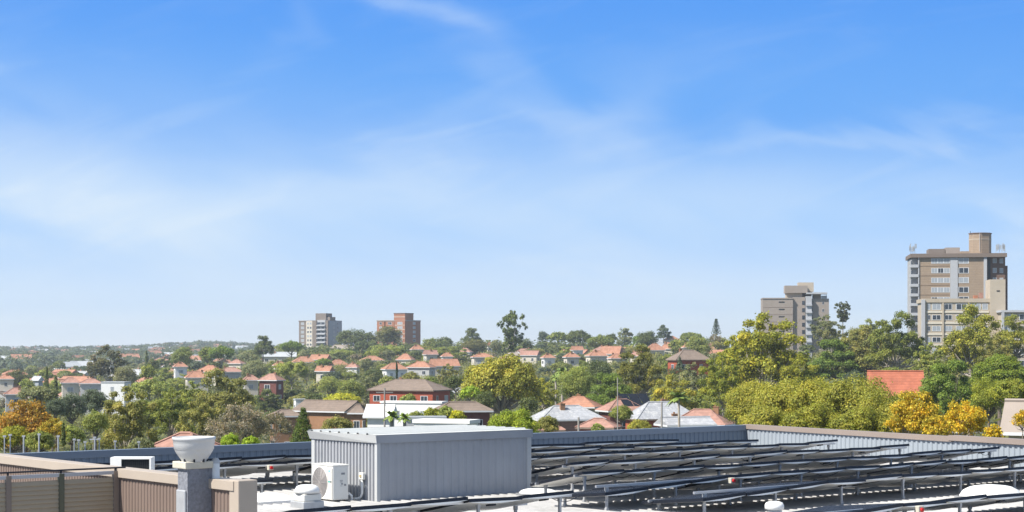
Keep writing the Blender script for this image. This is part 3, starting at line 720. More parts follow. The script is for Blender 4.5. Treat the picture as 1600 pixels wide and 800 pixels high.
def tree(kind, px, yt, w, d, col, label, cat='tree', group=None, stretch=None, lod=None, sc=1.0, pl=None, zb=None):
    """px, yt: where the top stands; w: crown width in photo pixels; d: distance. The height follows from the ground there."""
    x = (px - 800) * d / F; z0 = ground(x, d) if zb is None else zb; zt = E - (yt - HY) * d / F; Rr = w * d / F / 2 ; ht = max(zt - z0, Rr * .6)
    pxr = w * .64
    if lod is None: lod = 0 if w > 62 and d < 420 else 1 if w > 34 else 2 if w > 16 else 3
    var = (int(px) + int(yt)) % (3 if lod else 2)
    leaf, trunk, H = proto(kind, lod, var)
    # keep the crown near its natural proportion: lift it on a longer trunk if the tree is tall
    ch = min(ht, Rr * H * 1.15) if stretch is None else ht * stretch
    t = empty(KINDNAME[kind], (x, d, z0), rng.uniform(0, 6.28), label, cat, group, pl)
    cr = put(leaf, 'crown', t, (0, 0, ht - ch * .97), (0, 0, 0), (Rr, Rr, ch), col)
    if trunk: put(trunk, 'trunk', t, (0, 0, ht - ch), (0, 0, 0), (Rr, Rr, ch))
    if ht - ch > .3 and d < 700:
        mb = MB(); mb.tube([(0, 0, -.3), (0, 0, ht - ch + .05)], [.085 * Rr, .065 * Rr], 8); mb.build('lower_trunk', BARK, t)
    TREES.append((px, yt, w, d)); return t

# foliage colours (albedo)
C_OL = (.30, .29, .085); C_YG = (.37, .38, .07); C_GR = (.235, .275, .065); C_DK = (.14, .17, .055); C_LG = (.31, .35, .085); C_GG = (.25, .265, .125); C_GM = (.29, .32, .08); C_AU = (.44, .28, .055); C_YE = (.55, .43, .045); C_BR = (.34, .295, .22); C_BB = (.28, .245, .165); C_DB = (.13, .165, .10); C_LI = (.36, .47, .05); C_BG = (.20, .275, .05); C_HE = (.39, .37, .06)


# ------------------------------------------------------------------ buildings beyond
M_glass = mat('dark_glass', (0.03, 0.04, 0.055), 0.12, 0.2, 0.5, spec=0.6)
M_blind = mat('glass_with_blind', (0.34, 0.37, 0.40), 0.3, 0.25, 0.6, spec=0.5)
M_wfr = mat('white_window_frame', (0.62, 0.63, 0.64), 0.5, 0.04, 2)
M_terra = mat('terracotta_tiles', (0.35, 0.175, 0.115), 0.85, 0.3, 1.4, rows=(2, .35, .12), stain=(.9, .54, (.34, .19, .13), .8), spots=[(2.5, .62, (.52, .33, .22), .7)])
M_pink = mat('weathered_pink_tiles', (0.33, 0.185, 0.145), 0.85, 0.3, 1.4, rows=(2, .35, .12), stain=(1.1, .54, (.27, .17, .14), .8), spots=[(3, .64, (.5, .38, .3), .7)])
M_redt = mat('bright_red_tiles', (0.36, 0.12, 0.07), 0.85, 0.25, 1.2, rows=(2, .35, .18))
M_brown = mat('brown_tiles', (0.20, 0.155, 0.125), 0.85, 0.18, 1.4, rows=(2, .35, .15), spots=[(2, .6, (.28, .23, .19), .6)])
M_slate = mat('lichened_slate', (0.33, 0.34, 0.36), 0.85, 0.22, 2.2, rows=(2, .3, .12), stain=(1.5, .52, (.50, .50, .49), .8), spots=[(3.2, .6, (.19, .20, .22), .7)])
M_greyr = mat('grey_metal_roof', (0.40, 0.42, 0.44), 0.6, 0.08, 1)
M_cream = mat('cream_render', (0.60, 0.55, 0.46), 0.85, 0.08, 0.8)
M_whitew = mat('white_render', (0.74, 0.74, 0.73), 0.8, 0.05, 0.7, stain=(.6, .6, (.58, .58, .57), .5))
M_greyw = mat('pale_grey_render', (0.44, 0.44, 0.44), 0.85, 0.08, 0.8)
M_redb = mat('red_brick', (0.36, 0.085, 0.045), 0.9, 0.15, 3, rows=(2, .17, .15), spots=[(1.2, .62, (.28, .09, .06), .6)])
M_dredb = mat('dark_red_brick', (0.16, 0.06, 0.05), 0.9, 0.15, 3, rows=(2, .17, .12))
M_orb = mat('orange_brown_brick', (0.31, 0.17, 0.095), 0.9, 0.15, 3, rows=(2, .17, .15))
M_gable = mat('pale_gable_board', (0.75, 0.73, 0.68), 0.8, 0.06, 1, rows=(2, .25, .15))
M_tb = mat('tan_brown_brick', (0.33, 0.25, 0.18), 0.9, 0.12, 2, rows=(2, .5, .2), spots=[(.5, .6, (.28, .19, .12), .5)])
M_tbd = mat('dark_brown_brick_and_shade', (0.16, 0.10, 0.075), 0.9, 0.12, 2)
M_bc = mat('beige_concrete', (0.43, 0.37, 0.29), 0.9, 0.07, .7, stain=(.35, .6, (.36, .31, .25), .5))
M_bc2 = mat('grey_beige_concrete', (0.31, 0.265, 0.23), 0.9, 0.07, .7, stain=(.35, .58, (.30, .26, .22), .6))
M_gb = mat('grey_brown_brick', (0.21, 0.175, 0.15), 0.9, 0.12, 1.5, rows=(2, .5, .15))
M_ob = mat('orange_tower_brick', (0.34, 0.15, 0.085), 0.9, 0.14, 1.5, rows=(2, .5, .15))
M_wc = mat('white_concrete', (0.42, 0.43, 0.45), 0.8, 0.05, 1)
M_gry = mat('dull_grey_concrete', (0.36, 0.36, 0.36), 0.85, 0.08, 1)
M_bg = mat('blue_grey_panel_and_shade', (0.33, 0.36, 0.40), 0.8, 0.06, 1)

mb = MB(); f_ = .07
for q in ((0, 1, 0, f_), (0, 1, 1 - f_, 1), (0, f_, f_, 1 - f_), (1 - f_, 1, f_, 1 - f_), (.48, .52, f_, 1 - f_)): mb.box(q[0], q[1], -.06, -.005, q[2], q[3])
ME_wf = mb.mesh('window', M_wfr); mb = MB(); mb.poly([(0.02, -.03, .02), (.98, -.03, .02), (.98, -.03, .98), (.02, -.03, .98)]); ME_pd = mb.mesh('pane', M_glass); ME_pb = ME_pd.copy(); ME_pb.materials.clear(); ME_pb.materials.append(M_blind)
def win(parent, x0, x1, z0, z1, y=0, side='f', blind=None, r=rng):
    """window on a wall: side f = facing -y at y; r = facing +x at x=y; l = facing -x at x=y"""
    if side == 'f': loc, rot = (x0, y, z0), 0
    elif side == 'r': loc, rot = (y, x0, z0), math.pi / 2
    else: loc, rot = (y, x1, z0), -math.pi / 2
    o = put(ME_wf, 'window', parent, loc, (0, 0, rot), (x1 - x0, 1, z1 - z0))
    p = put(ME_pb if (blind if blind is not None else r.random() < .35) else ME_pd, 'pane', o)
    return o
def roofmesh(w, l, h, form, th=.22, ov=.45):
    """hip or gable roof over w x l, centred, eaves at z=0, ridge along x"""
    W2, L2 = w / 2 + ov, l / 2 + ov; mb = MB()
    if form == 'hip': rx = max(W2 - L2 * .95, W2 * .12)
    else: rx = W2
    A, B, C, D = (-W2, -L2, 0), (W2, -L2, 0), (W2, L2, 0), (-W2, L2, 0); r0, r1 = (-rx, 0, h), (rx, 0, h)
    mb.poly([A, B, r1, r0]); mb.poly([C, D, r0, r1]); mb.poly([B, C, r1]); mb.poly([D, A, r0])
    a, b, c, d = [(p[0], p[1], -th) for p in (A, B, C, D)]
    mb.poly([a, b, B, A], 1); mb.poly([b, c, C, B], 1); mb.poly([c, d, D, C], 1); mb.poly([d, a, A, D], 1); mb.poly([d, c, b, a], 1)
    mb.tube([r0, r1], .13, 6)
    if form == 'hip':
        for p, q in ((A, r0), (D, r0), (B, r1), (C, r1)): mb.tube([p, q], .1, 5)
    return mb
HS = []
def house(px0, px1, yr, ye, d, roof, wall, label, rot=.35, form='hip', ratio=.75, wins=True, chim=1, gable=None, group=None, cat='house', name='house', yb=None, clear=True, pl=None, zfix=None, solar=False):
    Wm = (px1 - px0) * d / F; c, s = math.cos(abs(rot)), math.sin(abs(rot)); w = Wm / (c + ratio * s) - .5; l = w * ratio
    px = (px0 + px1) / 2; dc = d + (w * s + l * c) / 2 ; x = (px - 800) * d / F; z0 = min(ground(x, dc), ground(x, d)) - .3
    ze = E - (ye - HY) * d / F; zr = E - (yr - HY) * dc / F; hw = max(ze - z0, 2.4)
    t = empty(name, (x, dc, z0), rot, label, cat, group, pl)
    mb = MB(); mb.box(-w / 2, w / 2, -l / 2, l / 2, 0, hw - .2); mb.build('wall', wall, t)
    if form == 'flat':
        mb = MB(); mb.box(-w / 2 - .12, w / 2 + .12, -l / 2 - .12, l / 2 + .12, hw - .2, hw + .1); rf = mb.build('roof', roof, t)
    else:
        rf = roofmesh(w, l, max(zr - ze, .8), form, ov=.5).build('roof', [roof, M_wfr if wall is not M_redb else M_brown], t, loc=(0, 0, hw))
        if form == 'gable':
            for sx in (-1, 1):
                mb = MB(); hh_ = max(zr - ze, .8); xx = sx * (w / 2); mb.poly([(xx, -l / 2, hw - .2), (xx, l / 2, hw - .2), (xx, 0, hw + hh_ * .95)]); mb.build('gable_end', gable or wall, t)
    rr_ = random.Random(int(px0 * 7 + yr))
    for k in range(chim if form != 'flat' else 0):
        cx, cy = rr_.uniform(-w * .3, w * .3), rr_.choice((-1, 1)) * l * .15
        mb = MB(); hh_ = max(zr - ze, .8); mb.box(cx - .35, cx + .35, cy - .25, cy + .25, hh_ * .4, hh_ + .3); mb.box(cx - .4, cx + .4, cy - .3, cy + .3, hh_ + .3, hh_ + .4); mb.box(cx - .2, cx - .05, cy - .1, cy + .1, hh_ + .4, hh_ + .6); mb.build('chimney', M_orb, rf)
    if solar:
        hh_ = max(zr - ze, .8); sl_ = hh_ / (l / 2 + .5); mb = MB()
        for i in range(3):
            xa = -w * .05 + i * 1.75; ya, yb_ = -l * .38, -l * .38 + 3.0; za, zb_ = hh_ + sl_ * ya * 1.0 + .08, hh_ + sl_ * yb_ + .08
            mb.poly([(xa, ya, za), (xa + 1.65, ya, za), (xa + 1.65, yb_, zb_), (xa, yb_, zb_)])
        mb.build('roof_panels', M_cell, rf)
    if wins:
        fl = max(1, int(hw / 2.9)); sides = [('f', w, -l / 2)] + ([('r', l, w / 2)] if rot < -.08 or px < 700 else []) + ([('l', l, -w / 2)] if rot > .08 or px > 900 else [])
        for sd, ln, yy in sides:
            nb = max(1, int(ln / 3.4))
            for f in range(fl):
                z = hw - 2.6 - f * 2.9
                if z < .4: continue
                for b in range(nb):
                    cxx = -ln / 2 + ln * (b + .5) / nb + rr_.uniform(-.3, .3); ww = rr_.choice((1.0, 1.3, 1.8))
                    win(t, cxx - ww / 2, cxx + ww / 2, z, z + 1.35, yy, sd, r=rr_)
    HS.append((x, dc, w, l, rot))
    if clear: CLEAR.append((px0 - 2, px1 + 2, yr - 1, (yb if yb else ye + 8), d))
    return t

# --- towers
def tower(name, pxc, d, rot, zb, label, cat='apartment building'):
    t = empty(name, ((pxc + 4 - 800) * d / F, d, zb), rot, label, cat); return t, d / F
def blk(t, k, pxc, name, px0, px1, yt, yb, m, y0=0, y1=12, d=None, parts=None):
    zt = E - (yt - HY) * k - t.location.z; zb = E - (yb - HY) * k - t.location.z if yb else 0
    mb = MB(); mb.box((px0 - pxc) * k, (px1 - pxc) * k, y0, y1, zb, zt); return mb.build(name, m, t)
def wpx(t, k, pxc, px0, px1, yt, yb, y=0, blind=None):
    return win(t, (px0 - pxc) * k, (px1 - pxc) * k, E - (yb - HY) * k - t.location.z, E - (yt - HY) * k - t.location.z, y, 'f', blind)

# tall brown brick tower at the right
d = 545; pc_ = 1495; t, k = tower('apartment_tower', pc_, d, R(-8), E - 8, 'tall tan brick tower with octagonal tank room and roof antennas at the right')
B = lambda *a, **kw: blk(t, k, pc_, *a, **kw)
B('brick_wall', 1432, 1537, 402, None, M_tb, 0, 18)
B('corner_wall', 1422, 1431.8, 403, None, M_gry, 1.5, 16)
B('side_wing', 1537.2, 1566, 402, None, M_tbd, 2.0, 17)  # side and rear wings: darker brick paints in the tower's shaded right side
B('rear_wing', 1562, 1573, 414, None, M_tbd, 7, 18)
B('roof_slab', 1420, 1567, 396, 402, mat('brown_fascia', (.19, .15, .125), .8, .08), -.7, 19)
B('central_panel', 1481, 1492.5, 402.3, None, M_wc, -.25, -.01)
B('edge_pilaster', 1532, 1536.8, 402.3, None, M_wc, -.35, -.01)
B('edge_strip', 1431.8, 1433.5, 402.3, None, M_wc, -.3, -.01)
B('stair_slot', 1537.3, 1543.5, 402.2, None, M_darkg, 1.7, 1.99)
B('roof_room', 1450, 1475, 387.5, 396, M_gb, 4, 12); B('roof_room', 1476, 1498, 385.5, 396, M_bc2, 4, 12); B('roof_room', 1498.2, 1512, 392, 396, M_tb, 2, 9)
for i in range(9): y_ = 407 + i * 15.1; B('balcony', 1419.8, 1432.5, y_ + 6, y_ + 10.5, M_wc, -.4, 3); B('balcony_recess', 1421.6, 1423, y_, y_ + 5.8, M_glass, 1.0, 1.49)
for i in range(12):
    y_ = 403.5 + i * 15.1
    wpx(t, k, pc_, 1452, 1462, y_, y_ + 8, 0, True if i in (0, 2) else None); wpx(t, k, pc_, 1462, 1471, y_, y_ + 8, 0, i != 1); wpx(t, k, pc_, 1471, 1480.5, y_, y_ + 8, 0, True)
    wpx(t, k, pc_, 1493.5, 1509.5, y_ - .5, y_ + 8.5, 0, i in (0, 2))
    wpx(t, k, pc_, 1547, 1553, y_ , y_ + 7.5, 2.0, i < 4); wpx(t, k, pc_, 1557.5, 1563, y_ + .3, y_ + 7.8, 2.0, True)
    B('floor_band', 1433.6, 1480.8, y_ + 11.6, y_ + 12.1, mat('thin_band', (.22, .15, .1), .9, .05), -.06, -.005)
# tank room: octagon
zt = E - (363 - HY) * k; zb_ = E - (391 - HY) * k; Rr = 17.3 * k
def octa(name, z0, z1, r_, m): mb = MB(); mb.lathe([(0, z0), (r_, z0), (r_, z1), (0, z1)], 8, c=((1532 - pc_) * k, 9, 0)); return mb.build(name, m, t)
z_ = t.location.z
octa('tank_room', zb_ - z_ - 1, zt - z_, Rr, M_tb); octa('tank_band', zt - z_ - 1.9, zt - z_ - 1.6, Rr + .06, M_bc); octa('tank_cap', zt - z_, zt - z_ + .25, Rr + .2, M_tbd)
B('downpipe', 1529, 1529.6, 363, 391, M_wc, 5.4, 5.6); B('rooftop_aerial', 1515.5, 1516.2, 359, 364, M_darkg, 7, 7.1)
rq = random.Random(4)
for base in (1421, 1424, 1427, 1551, 1556, 1560, 1564.5):
    mb = MB(); x = (base - pc_) * k; h_ = (E - (rq.uniform(379, 385) - HY) * k) - z_; zb2 = E - (396 - HY) * k - z_
    mb.tube([(x, .4, zb2), (x, .4, h_)], .07, 5)
    for q in range(3): xx = x + rq.uniform(-.45, .45); zz_ = rq.uniform(zb2 + .6, h_ - 1.2); mb.box(xx - .13, xx + .13, .1, .3, zz_, zz_ + 1.4); mb.tube([(x, .4, zz_ + .7), (xx, .2, zz_ + .7)], .04, 4)
    mb.build('antenna_mast', M_galv, t)
CLEAR.append((1418, 1576, 360, 480, 545))
# beige block in front of it
d = 480; pc_ = 1495; t, k = tower('apartment_block', pc_, d, R(-6), E - 7.5, 'lower beige concrete block with rows of windows in front of the tan brick tower')
B = lambda *a, **kw: blk(t, k, pc_, *a, **kw)
B('wall', 1440, 1541, 470, None, M_bc, 0, 13); B('parapet', 1438, 1546, 466.5, 472.5, M_bc, -.25, 13); B('stair_tower', 1541.2, 1564.5, 437, None, M_bc, -.9, 7); B('left_fin', 1436.5, 1442, 468, None, M_wc, -.7, -.01)
B('column', 1468.6, 1471, 473, None, M_bc, -.4, -.01); B('column', 1508, 1510.3, 473, None, M_bc, -.4, -.01)
B('roof_hatch', 1528, 1533, 457, 466, M_pink, 2, 4); B('roof_hatch', 1520, 1526, 461, 466, M_ob, 3, 5)
for i in range(7):
    y_ = 474.5 + i * 17.4; B('spandrel', 1444, 1540, y_ + 11.3, y_ + 14.3, M_cream, -.16, -.01)
    for a, b in ((1446, 1450.5), (1453, 1467), (1472.5, 1484), (1489.5, 1507), (1511.5, 1527.5), (1530, 1538.5)): wpx(t, k, pc_, a, b, y_, y_ + (9.5 if i == 0 else 8), 0, None)
mb = MB(); mb.box((1551 - pc_) * k, (1556 - pc_) * k, -.95, -.91, E - (456 - HY) * k - t.location.z, E - (454 - HY) * k - t.location.z); mb.build('vent_slot', M_darkg, t)
CLEAR.append((1436, 1545, 465, 486, 480)); CLEAR.append((1440, 1478, 485, 560, 480)); CLEAR.append((1540, 1564, 437, 486, 480))
d = 470; pc_ = 1620; t, k = tower('apartment_block', pc_, d, R(-6), E - 7.5, 'beige block with big windows cut off by the right picture edge')
B = lambda *a, **kw: blk(t, k, pc_, *a, **kw)
B('wall', 1564, 1676, 488, None, M_bc, 0, 12); B('roof_slab', 1561, 1678, 484.5, 487.8, M_wc, -.6, 12.4); B('left_fin', 1562, 1566, 488, None, M_wc, -.6, -.01)
for i in range(5):
    y_ = 491 + i * 18
    for j in range(5): a = 1568 + j * 21; wpx(t, k, pc_, a, a + 16, y_, y_ + 9, 0, j == 0)
CLEAR.append((1562, 1600, 484, 497, 470))
# pale concrete tower
d = 712; pc_ = 1239; t, k = tower('apartment_tower', pc_, d, R(-5), E - 6, 'pale beige concrete tower with stepped roof blocks behind the big gum tree')
B = lambda *a, **kw: blk(t, k, pc_, *a, **kw)
B('left_block', 1188, 1235, 466.5, None, M_bc2, 0, 14); B('left_block_rim', 1187.6, 1235.4, 465.2, 467, M_bc2, -.2, 14.2); B('middle_block', 1235.2, 1254, 464, None, M_bc2, 1.2, 14); B('right_block', 1264, 1291, 466.5, None, M_bc2, 1.0, 15)
B('balcony_stack', 1255, 1263.8, 463, None, M_wc, -1.0, 8); B('upper_block', 1223, 1258, 446, 457.5, M_bc2, 1.5, 9); B('upper_core', 1225, 1250, 457.4, 466, M_bc, 3, 9); B('lift_room', 1245, 1269, 440.5, 455, M_bc, 6, 12); B('lift_core', 1250, 1266, 455, 463, M_tbd, 6.3, 11)
B('roof_canopy', 1256, 1288, 457, 459.5, M_wc, -.5, 6); B('roof_terrace_room', 1267, 1279, 459.5, 466.4, M_tb, 2, 7); B('canopy_post', 1287, 1287.6, 459.5, 466.5, M_wc, 1.2, 1.4); B('glass_rail', 1279, 1288, 462, 466.4, M_blind, 1.1, 1.2)
for i in range(7):
    y_ = 471 + i * 11.4; 
    o = B('slot_window', 1213, 1222, y_, y_ + 1.9, M_darkg, -.06, -.005); B('slot_window', 1249.5, 1253.5, y_ - 1, y_ + 5, M_glass, 1.1, 1.19); B('joint', 1188.4, 1235, y_ + 9, y_ + 9.4, M_tbd, -.04, -.005)
    wpx(t, k, pc_, 1280.5, 1283.5, y_, y_ + 5, 1.0, False); B('balcony_slab', 1254.6, 1264.2, y_ + 4.4, y_ + 7, M_wc, -1.6, -1.01); B('balcony_recess', 1264.1, 1266, y_ - 1, y_ + 5.5, M_glass, .8, .99)
CLEAR.append((1187, 1292, 440, 500, 712)); CLEAR.append((1240, 1292, 470, 528, 712))
# grey-brown tower on the ridge
def ctower(name, pxcorner, d, phi, wa, wb, yt, label, zb):
    t = empty(name, ((pxcorner - 800) * d / F, d, zb), -phi, label, 'apartment building'); return t, d / F
def lb(t, k, name, x0, x1, y0, y1, yt, yb, m):
    zt = E - (yt - HY) * k - t.location.z; z0 = 0 if yb is None else E - (yb - HY) * k - t.location.z
    mb = MB(); mb.box(x0, x1, y0, y1, z0, zt); return mb.build(name, m, t)
phi = R(24); d = 1150; t, k = ctower('apartment_tower', 513, d, phi, 0, 0, 501, 'grey brown brick tower on the ridge, left one of the two distant towers', E - 8)
ca = k / math.cos(phi); cb = k / math.sin(phi)
def A1(name, pa, pb, yt, yb, m, y0=0, y1=10): return lb(t, k, name, (pa - 513) * ca, (pb - 513) * ca, y0, y1, yt, yb, m)
A1('wall', 464.5, 477.5, 501.5, None, M_gb, 0, 17); A1('cream_bay', 477.6, 488, 501.8, None, M_cream, -.8, 12); A1('pilaster', 488.1, 495, 500.5, None, M_gb, -1.2, 14); A1('balcony_stack', 495.1, 508.5, 500, None, M_wc, -.6, 14); A1('corner_wall', 508.6, 513, 500.5, None, M_gb, -.4, 17)
lb(t, k, 'side_wall', .02, .3, 0, 17 * cb * 1.0 if 17 * cb < 18 else 17.5, 501, None, M_bg); A1('roof_edge', 464, 513.3, 500.6, 502, M_bc2, -.3, 17.4)  # side wall: blue-grey colour paints in the shade of the right face
A1('lift_room', 489.5, 506.5, 489.3, 500.4, M_gb, 2, 10); A1('lift_room_step', 506.6, 512, 495, 500.5, M_gb, 3, 10)
for i in range(9):
    y_ = 503.5 + i * 6.6
    for a, b in ((468, 473),): win(t, (a - 513) * ca, (b - 513) * ca, E - (y_ + 4 - HY) * k - t.location.z, E - (y_ - HY) * k - t.location.z, 0, 'f', True)
    for a, b in ((479.3, 482), (483.5, 486.5)): win(t, (a - 513) * ca, (b - 513) * ca, E - (y_ + 3.6 - HY) * k - t.location.z, E - (y_ - HY) * k - t.location.z, -.8, 'f', i % 3 == 0)
    A1('balcony_recess', 496, 507.6, y_, y_ + 3.4, M_glass, -.68, -.61); A1('balcony_divider', 501.6, 502.3, y_, y_ + 3.4, M_wc, -.8, -.69); A1('balcony_slab', 495, 508.8, y_ + 4.4, y_ + 6.0, M_wc, -1.5, -.61)
    win(t, 6, 7.6, E - (y_ + 3.6 - HY) * k - t.location.z, E - (y_ - HY) * k - t.location.z, .3, 'r', True); win(t, 11, 12.2, E - (y_ + 3.6 - HY) * k - t.location.z, E - (y_ - HY) * k - t.location.z, .3, 'r', False)
CLEAR.append((463, 531, 488, 550, 1150))
# orange brick tower
phi = R(30); d = 1160; t, k = ctower('apartment_tower', 634, d, phi, 0, 0, 501, 'orange brick tower on the ridge, right one of the two distant towers', E - 8)
ca = k / math.cos(phi)
def A1(name, pa, pb, yt, yb, m, y0=0, y1=10): return lb(t, k, name, (pa - 634) * ca, (pb - 634) * ca, y0, y1, yt, yb, m)
A1('wall', 587, 599, 501.5, None, M_ob, 0, 17); A1('recess', 599, 601, 502, None, M_tbd, 1.5, 15); A1('wall', 601, 615, 501.5, None, M_ob, 0, 17); A1('recess', 615, 617, 502, None, M_tbd, 1.5, 15); A1('wall', 617, 634, 500.5, None, M_ob, -1, 17.6)
A1('lift_room', 612, 630, 489.3, 500.3, M_ob, 2, 12); A1('lift_room_rim', 611.7, 630.3, 488.8, 490.2, M_tbd, 1.8, 12.2); A1('lift_room_band', 611.9, 630.1, 494.5, 495.3, M_cream, 1.9, 1.99); A1('roof_edge', 586.6, 634.4, 500, 501.7, M_bc2, -.2, 17.6)
for i in range(9):
    y_ = 503 + i * 6.8; za, zb2 = E - (y_ + 4 - HY) * k - t.location.z, E - (y_ - HY) * k - t.location.z
    for a, b, yy in ((591, 595, 0), (605, 611, 0), (622, 630, -1)): win(t, (a - 634) * ca, (b - 634) * ca, za, zb2, yy, 'f', a == 622 or None)
    win(t, 8.5, 11.5, za, zb2, 0.0, 'r', i < 4)
    A1('floor_band', 617.2, 633.8, y_ + 4.6, y_ + 5.3, M_cream, -1.06, -1.005)
CLEAR.append((586, 657, 488, 512, 1160)); CLEAR.append((632, 657, 488, 538, 1160))

# --- houses that can be told apart
H = house
H(572, 703, 593, 610, 400, M_brown, M_redb, 'long red brick flats with brown hip roof in the middle of the view', rot=-.42, ratio=.55, cat='apartment building', name='brick_flats', yb=640)
H(545, 572, 632, 645, 285, M_brown, M_orb, 'orange brick block beside the brown gabled roof', rot=-.2, chim=0, clear=False)
H(452, 571, 626, 643, 300, M_brown, M_orb, 'brown tiled gable roof with pale gable end over orange brick', rot=-.55, ratio=.62, form='gable', gable=M_gable, wins=False, chim=0, yb=662)
H(415, 470, 640, 650, 290, M_brown, M_orb, 'brown roofed house just left of the pale gable end', rot=.3, chim=0, yb=652)
H(590, 700, 627, 628.5, 262, M_whitew, M_whitew, 'long white rendered building below the red brick flats', rot=-.3, ratio=.25, form='flat', yb=650, cat='building', name='white_building')
H(570, 618, 633, 651, 235, M_whitew, M_whitew, 'white sloping roof at the left end of the long white building', rot=-.25, form='gable', ratio=.7, chim=0, wins=False, yb=655)
H(676, 768, 628, 642, 255, M_brown, M_dredb, 'dark brick house with brown hip roof right of the white building', rot=.2, ratio=.5, chim=0, yb=648)
H(640, 752, 657.5, 658.5, 150, M_whitew, M_whitew, 'low white flat roofed building right behind the grey shed', rot=-.35, form='flat', ratio=.45, wins=False, yb=672, cat='building', name='white_building')
H(628, 700, 651, 652.5, 163, M_greyr, M_greyw, 'low flat roofed block with grey edge behind the white building', rot=.1, form='flat', ratio=.4, yb=655)
H(238, 330, 677, 699, 118, M_redt if False else M_pink, M_redb, 'weathered red tiled hip roof rising over the blue parapet behind the cowl', rot=-.4, chim=0, wins=False, yb=700)
H(828, 945, 634, 656, 262, M_slate, M_pink, 'mottled slate roof, left one of the two slate roofs over the parapet', rot=.3, ratio=.6, yb=672)
H(868, 942, 620, 636, 300, M_terra, M_cream, 'terracotta roof behind the left slate roof', rot=-.3, yb=636)
H(935, 1012, 624, 642, 285, M_pink, M_dredb, 'brown pink roof with rooftop solar panels between the slate roofs', rot=.35, yb=650, solar=True)
H(978, 1095, 628, 655, 270, M_slate, M_redb, 'mottled slate roof, right one of the two slate roofs over the parapet', rot=.3, ratio=.6, yb=662)
H(903, 970, 654, 668, 215, M_pink, M_redb, 'weathered pink tiled roof just above the parapet left of the street pole', rot=-.3, yb=672, chim=0)
H(825, 880, 657, 672, 212, M_pink, M_redb, 'low red tiled roof below the left slate roof', rot=.2, yb=672, chim=0)
H(1050, 1152, 640, 664, 225, M_pink, M_cream, 'wide pink tiled roof right of the palm', rot=-.35, ratio=.7, yb=668)
H(1030, 1118, 652, 664, 205, M_slate, M_greyw, 'grey slate roof with small gable in front of the pink tiled roof', rot=.25, form='gable', yb=670, wins=False, gable=M_bg)
H(1362, 1452, 580, 622, 235, M_redt, M_cream, 'bright red tiled broad roof left of the beige block', rot=-.12, yb=606, ratio=.9, form='gable', chim=0, wins=False)
H(1576, 1670, 626, 676, 118, M_bc2, M_bc, 'beige brick building with sloping roof end at the right edge', rot=-.5, form='gable', ratio=.9, chim=1, wins=False, yb=690, cat='building')
H(1490, 1530, 655, 672, 130, M_pink, M_greyw, 'small pink roof peeking between the yellow leaved trees', rot=.3, chim=0, yb=680, wins=False)
H(1045, 1112, 547, 562, 480, M_brown, M_redb, 'broad brown hip roof over red brick left of the big gum tree', rot=.3, ratio=.7, yb=568)
H(90, 124, 590, 598, 520, M_pink, M_cream, 'cream flats with pink roof, left one of the pair beyond the dark trees', rot=.3, yb=614, chim=0)
H(120, 158, 592, 599, 512, M_pink, M_greyw, 'pale flats with pink roof, right one of the pair beyond the dark trees', rot=.15, yb=612, chim=0)
H(155, 200, 590, 597, 500, M_greyr, M_whitew, 'white modern house with big dark windows left of centre valley', rot=-.15, form='flat', yb=615)
H(0, 42, 606, 616, 480, M_pink, M_greyw, 'pink roofed house at the left picture edge', rot=.3, yb=622)
H(-8, 20, 585, 592, 620, M_terra, M_cream, 'orange roofed house cut by the left edge, above the pink roofed one', rot=.2, yb=598)
H(48, 66, 588, 594, 600, M_greyr, M_bg, 'small grey gabled house beside the dark cypress trees', rot=-.5, form='gable', yb=602, wins=False)
H(303, 348, 571, 581, 640, M_terra, M_cream, 'cream two storey house with orange hip roof and white balcony', rot=-.35, yb=592)
H(284, 325, 580, 590, 600, M_terra, M_cream, 'low orange roofed house in front of the cream two storey house', rot=.3, yb=598)
H(335, 380, 574, 581, 660, M_pink, M_greyw, 'pink roofed house behind the cream two storey house', rot=.3, yb=582)
H(376, 404, 586, 594, 520, M_pink, M_cream, 'pale house left of the dark red brick house', rot=.3, yb=600)
H(402, 442, 584, 594, 505, M_pink, M_dredb, 'dark red brick house with pink hip roof on the left slope', rot=-.4, yb=606)
H(408, 462, 550, 557, 900, M_greyr, M_cream, 'long grey metal roof below the skyline left of the grey tower', rot=.1, ratio=.4, form='gable', yb=560)
H(452, 492, 557, 566, 800, M_terra, M_whitew, 'orange roofed white house under the grey brown tower', rot=.3, yb=570)
H(482, 516, 554, 562, 815, M_terra, M_whitew, 'orange roof with white gable under the grey brown tower', rot=-.3, yb=569, form='gable')
H(455, 486, 617, 624, 420, M_greyr, M_whitew, 'small white flat house above the brown gabled roof', rot=.3, form='flat', yb=630)
H(508, 545, 562, 571, 760, M_terra, M_cream, 'orange roof right of the grey tower foot', rot=.4, yb=576)
H(512, 556, 539, 545, 1080, M_bc2, M_cream, 'pale low house between the two distant towers', rot=.1, yb=549, ratio=.4)
H(594, 636, 567, 577, 620, M_terra, M_whitew, 'white house with orange roof behind the slim cypress', rot=.35, yb=590)
H(634, 680, 565, 574, 640, M_terra, M_greyw, 'pale blue grey house with orange roof, right of the cypress', rot=-.3, yb=583)
H(668, 718, 561, 572, 660, M_terra, M_cream, 'orange roof with two small gables left of the big spreading tree', rot=.3, yb=578, form='gable')
H(640, 662, 539, 546, 950, M_terra, M_cream, 'orange roof at the foot of the orange tower', rot=.3, yb=549)
H(560, 600, 556, 563, 820, M_terra, M_cream, 'orange roof below the flat topped pale green tree, left one', rot=.3, yb=568)
H(618, 648, 553, 562, 800, M_terra, M_cream, 'orange roof below the flat topped pale green tree, right one', rot=-.3, yb=566)
H(735, 772, 552, 558, 760, M_terra, M_cream, 'orange roof touching the top of the big spreading tree', rot=.2, yb=566)
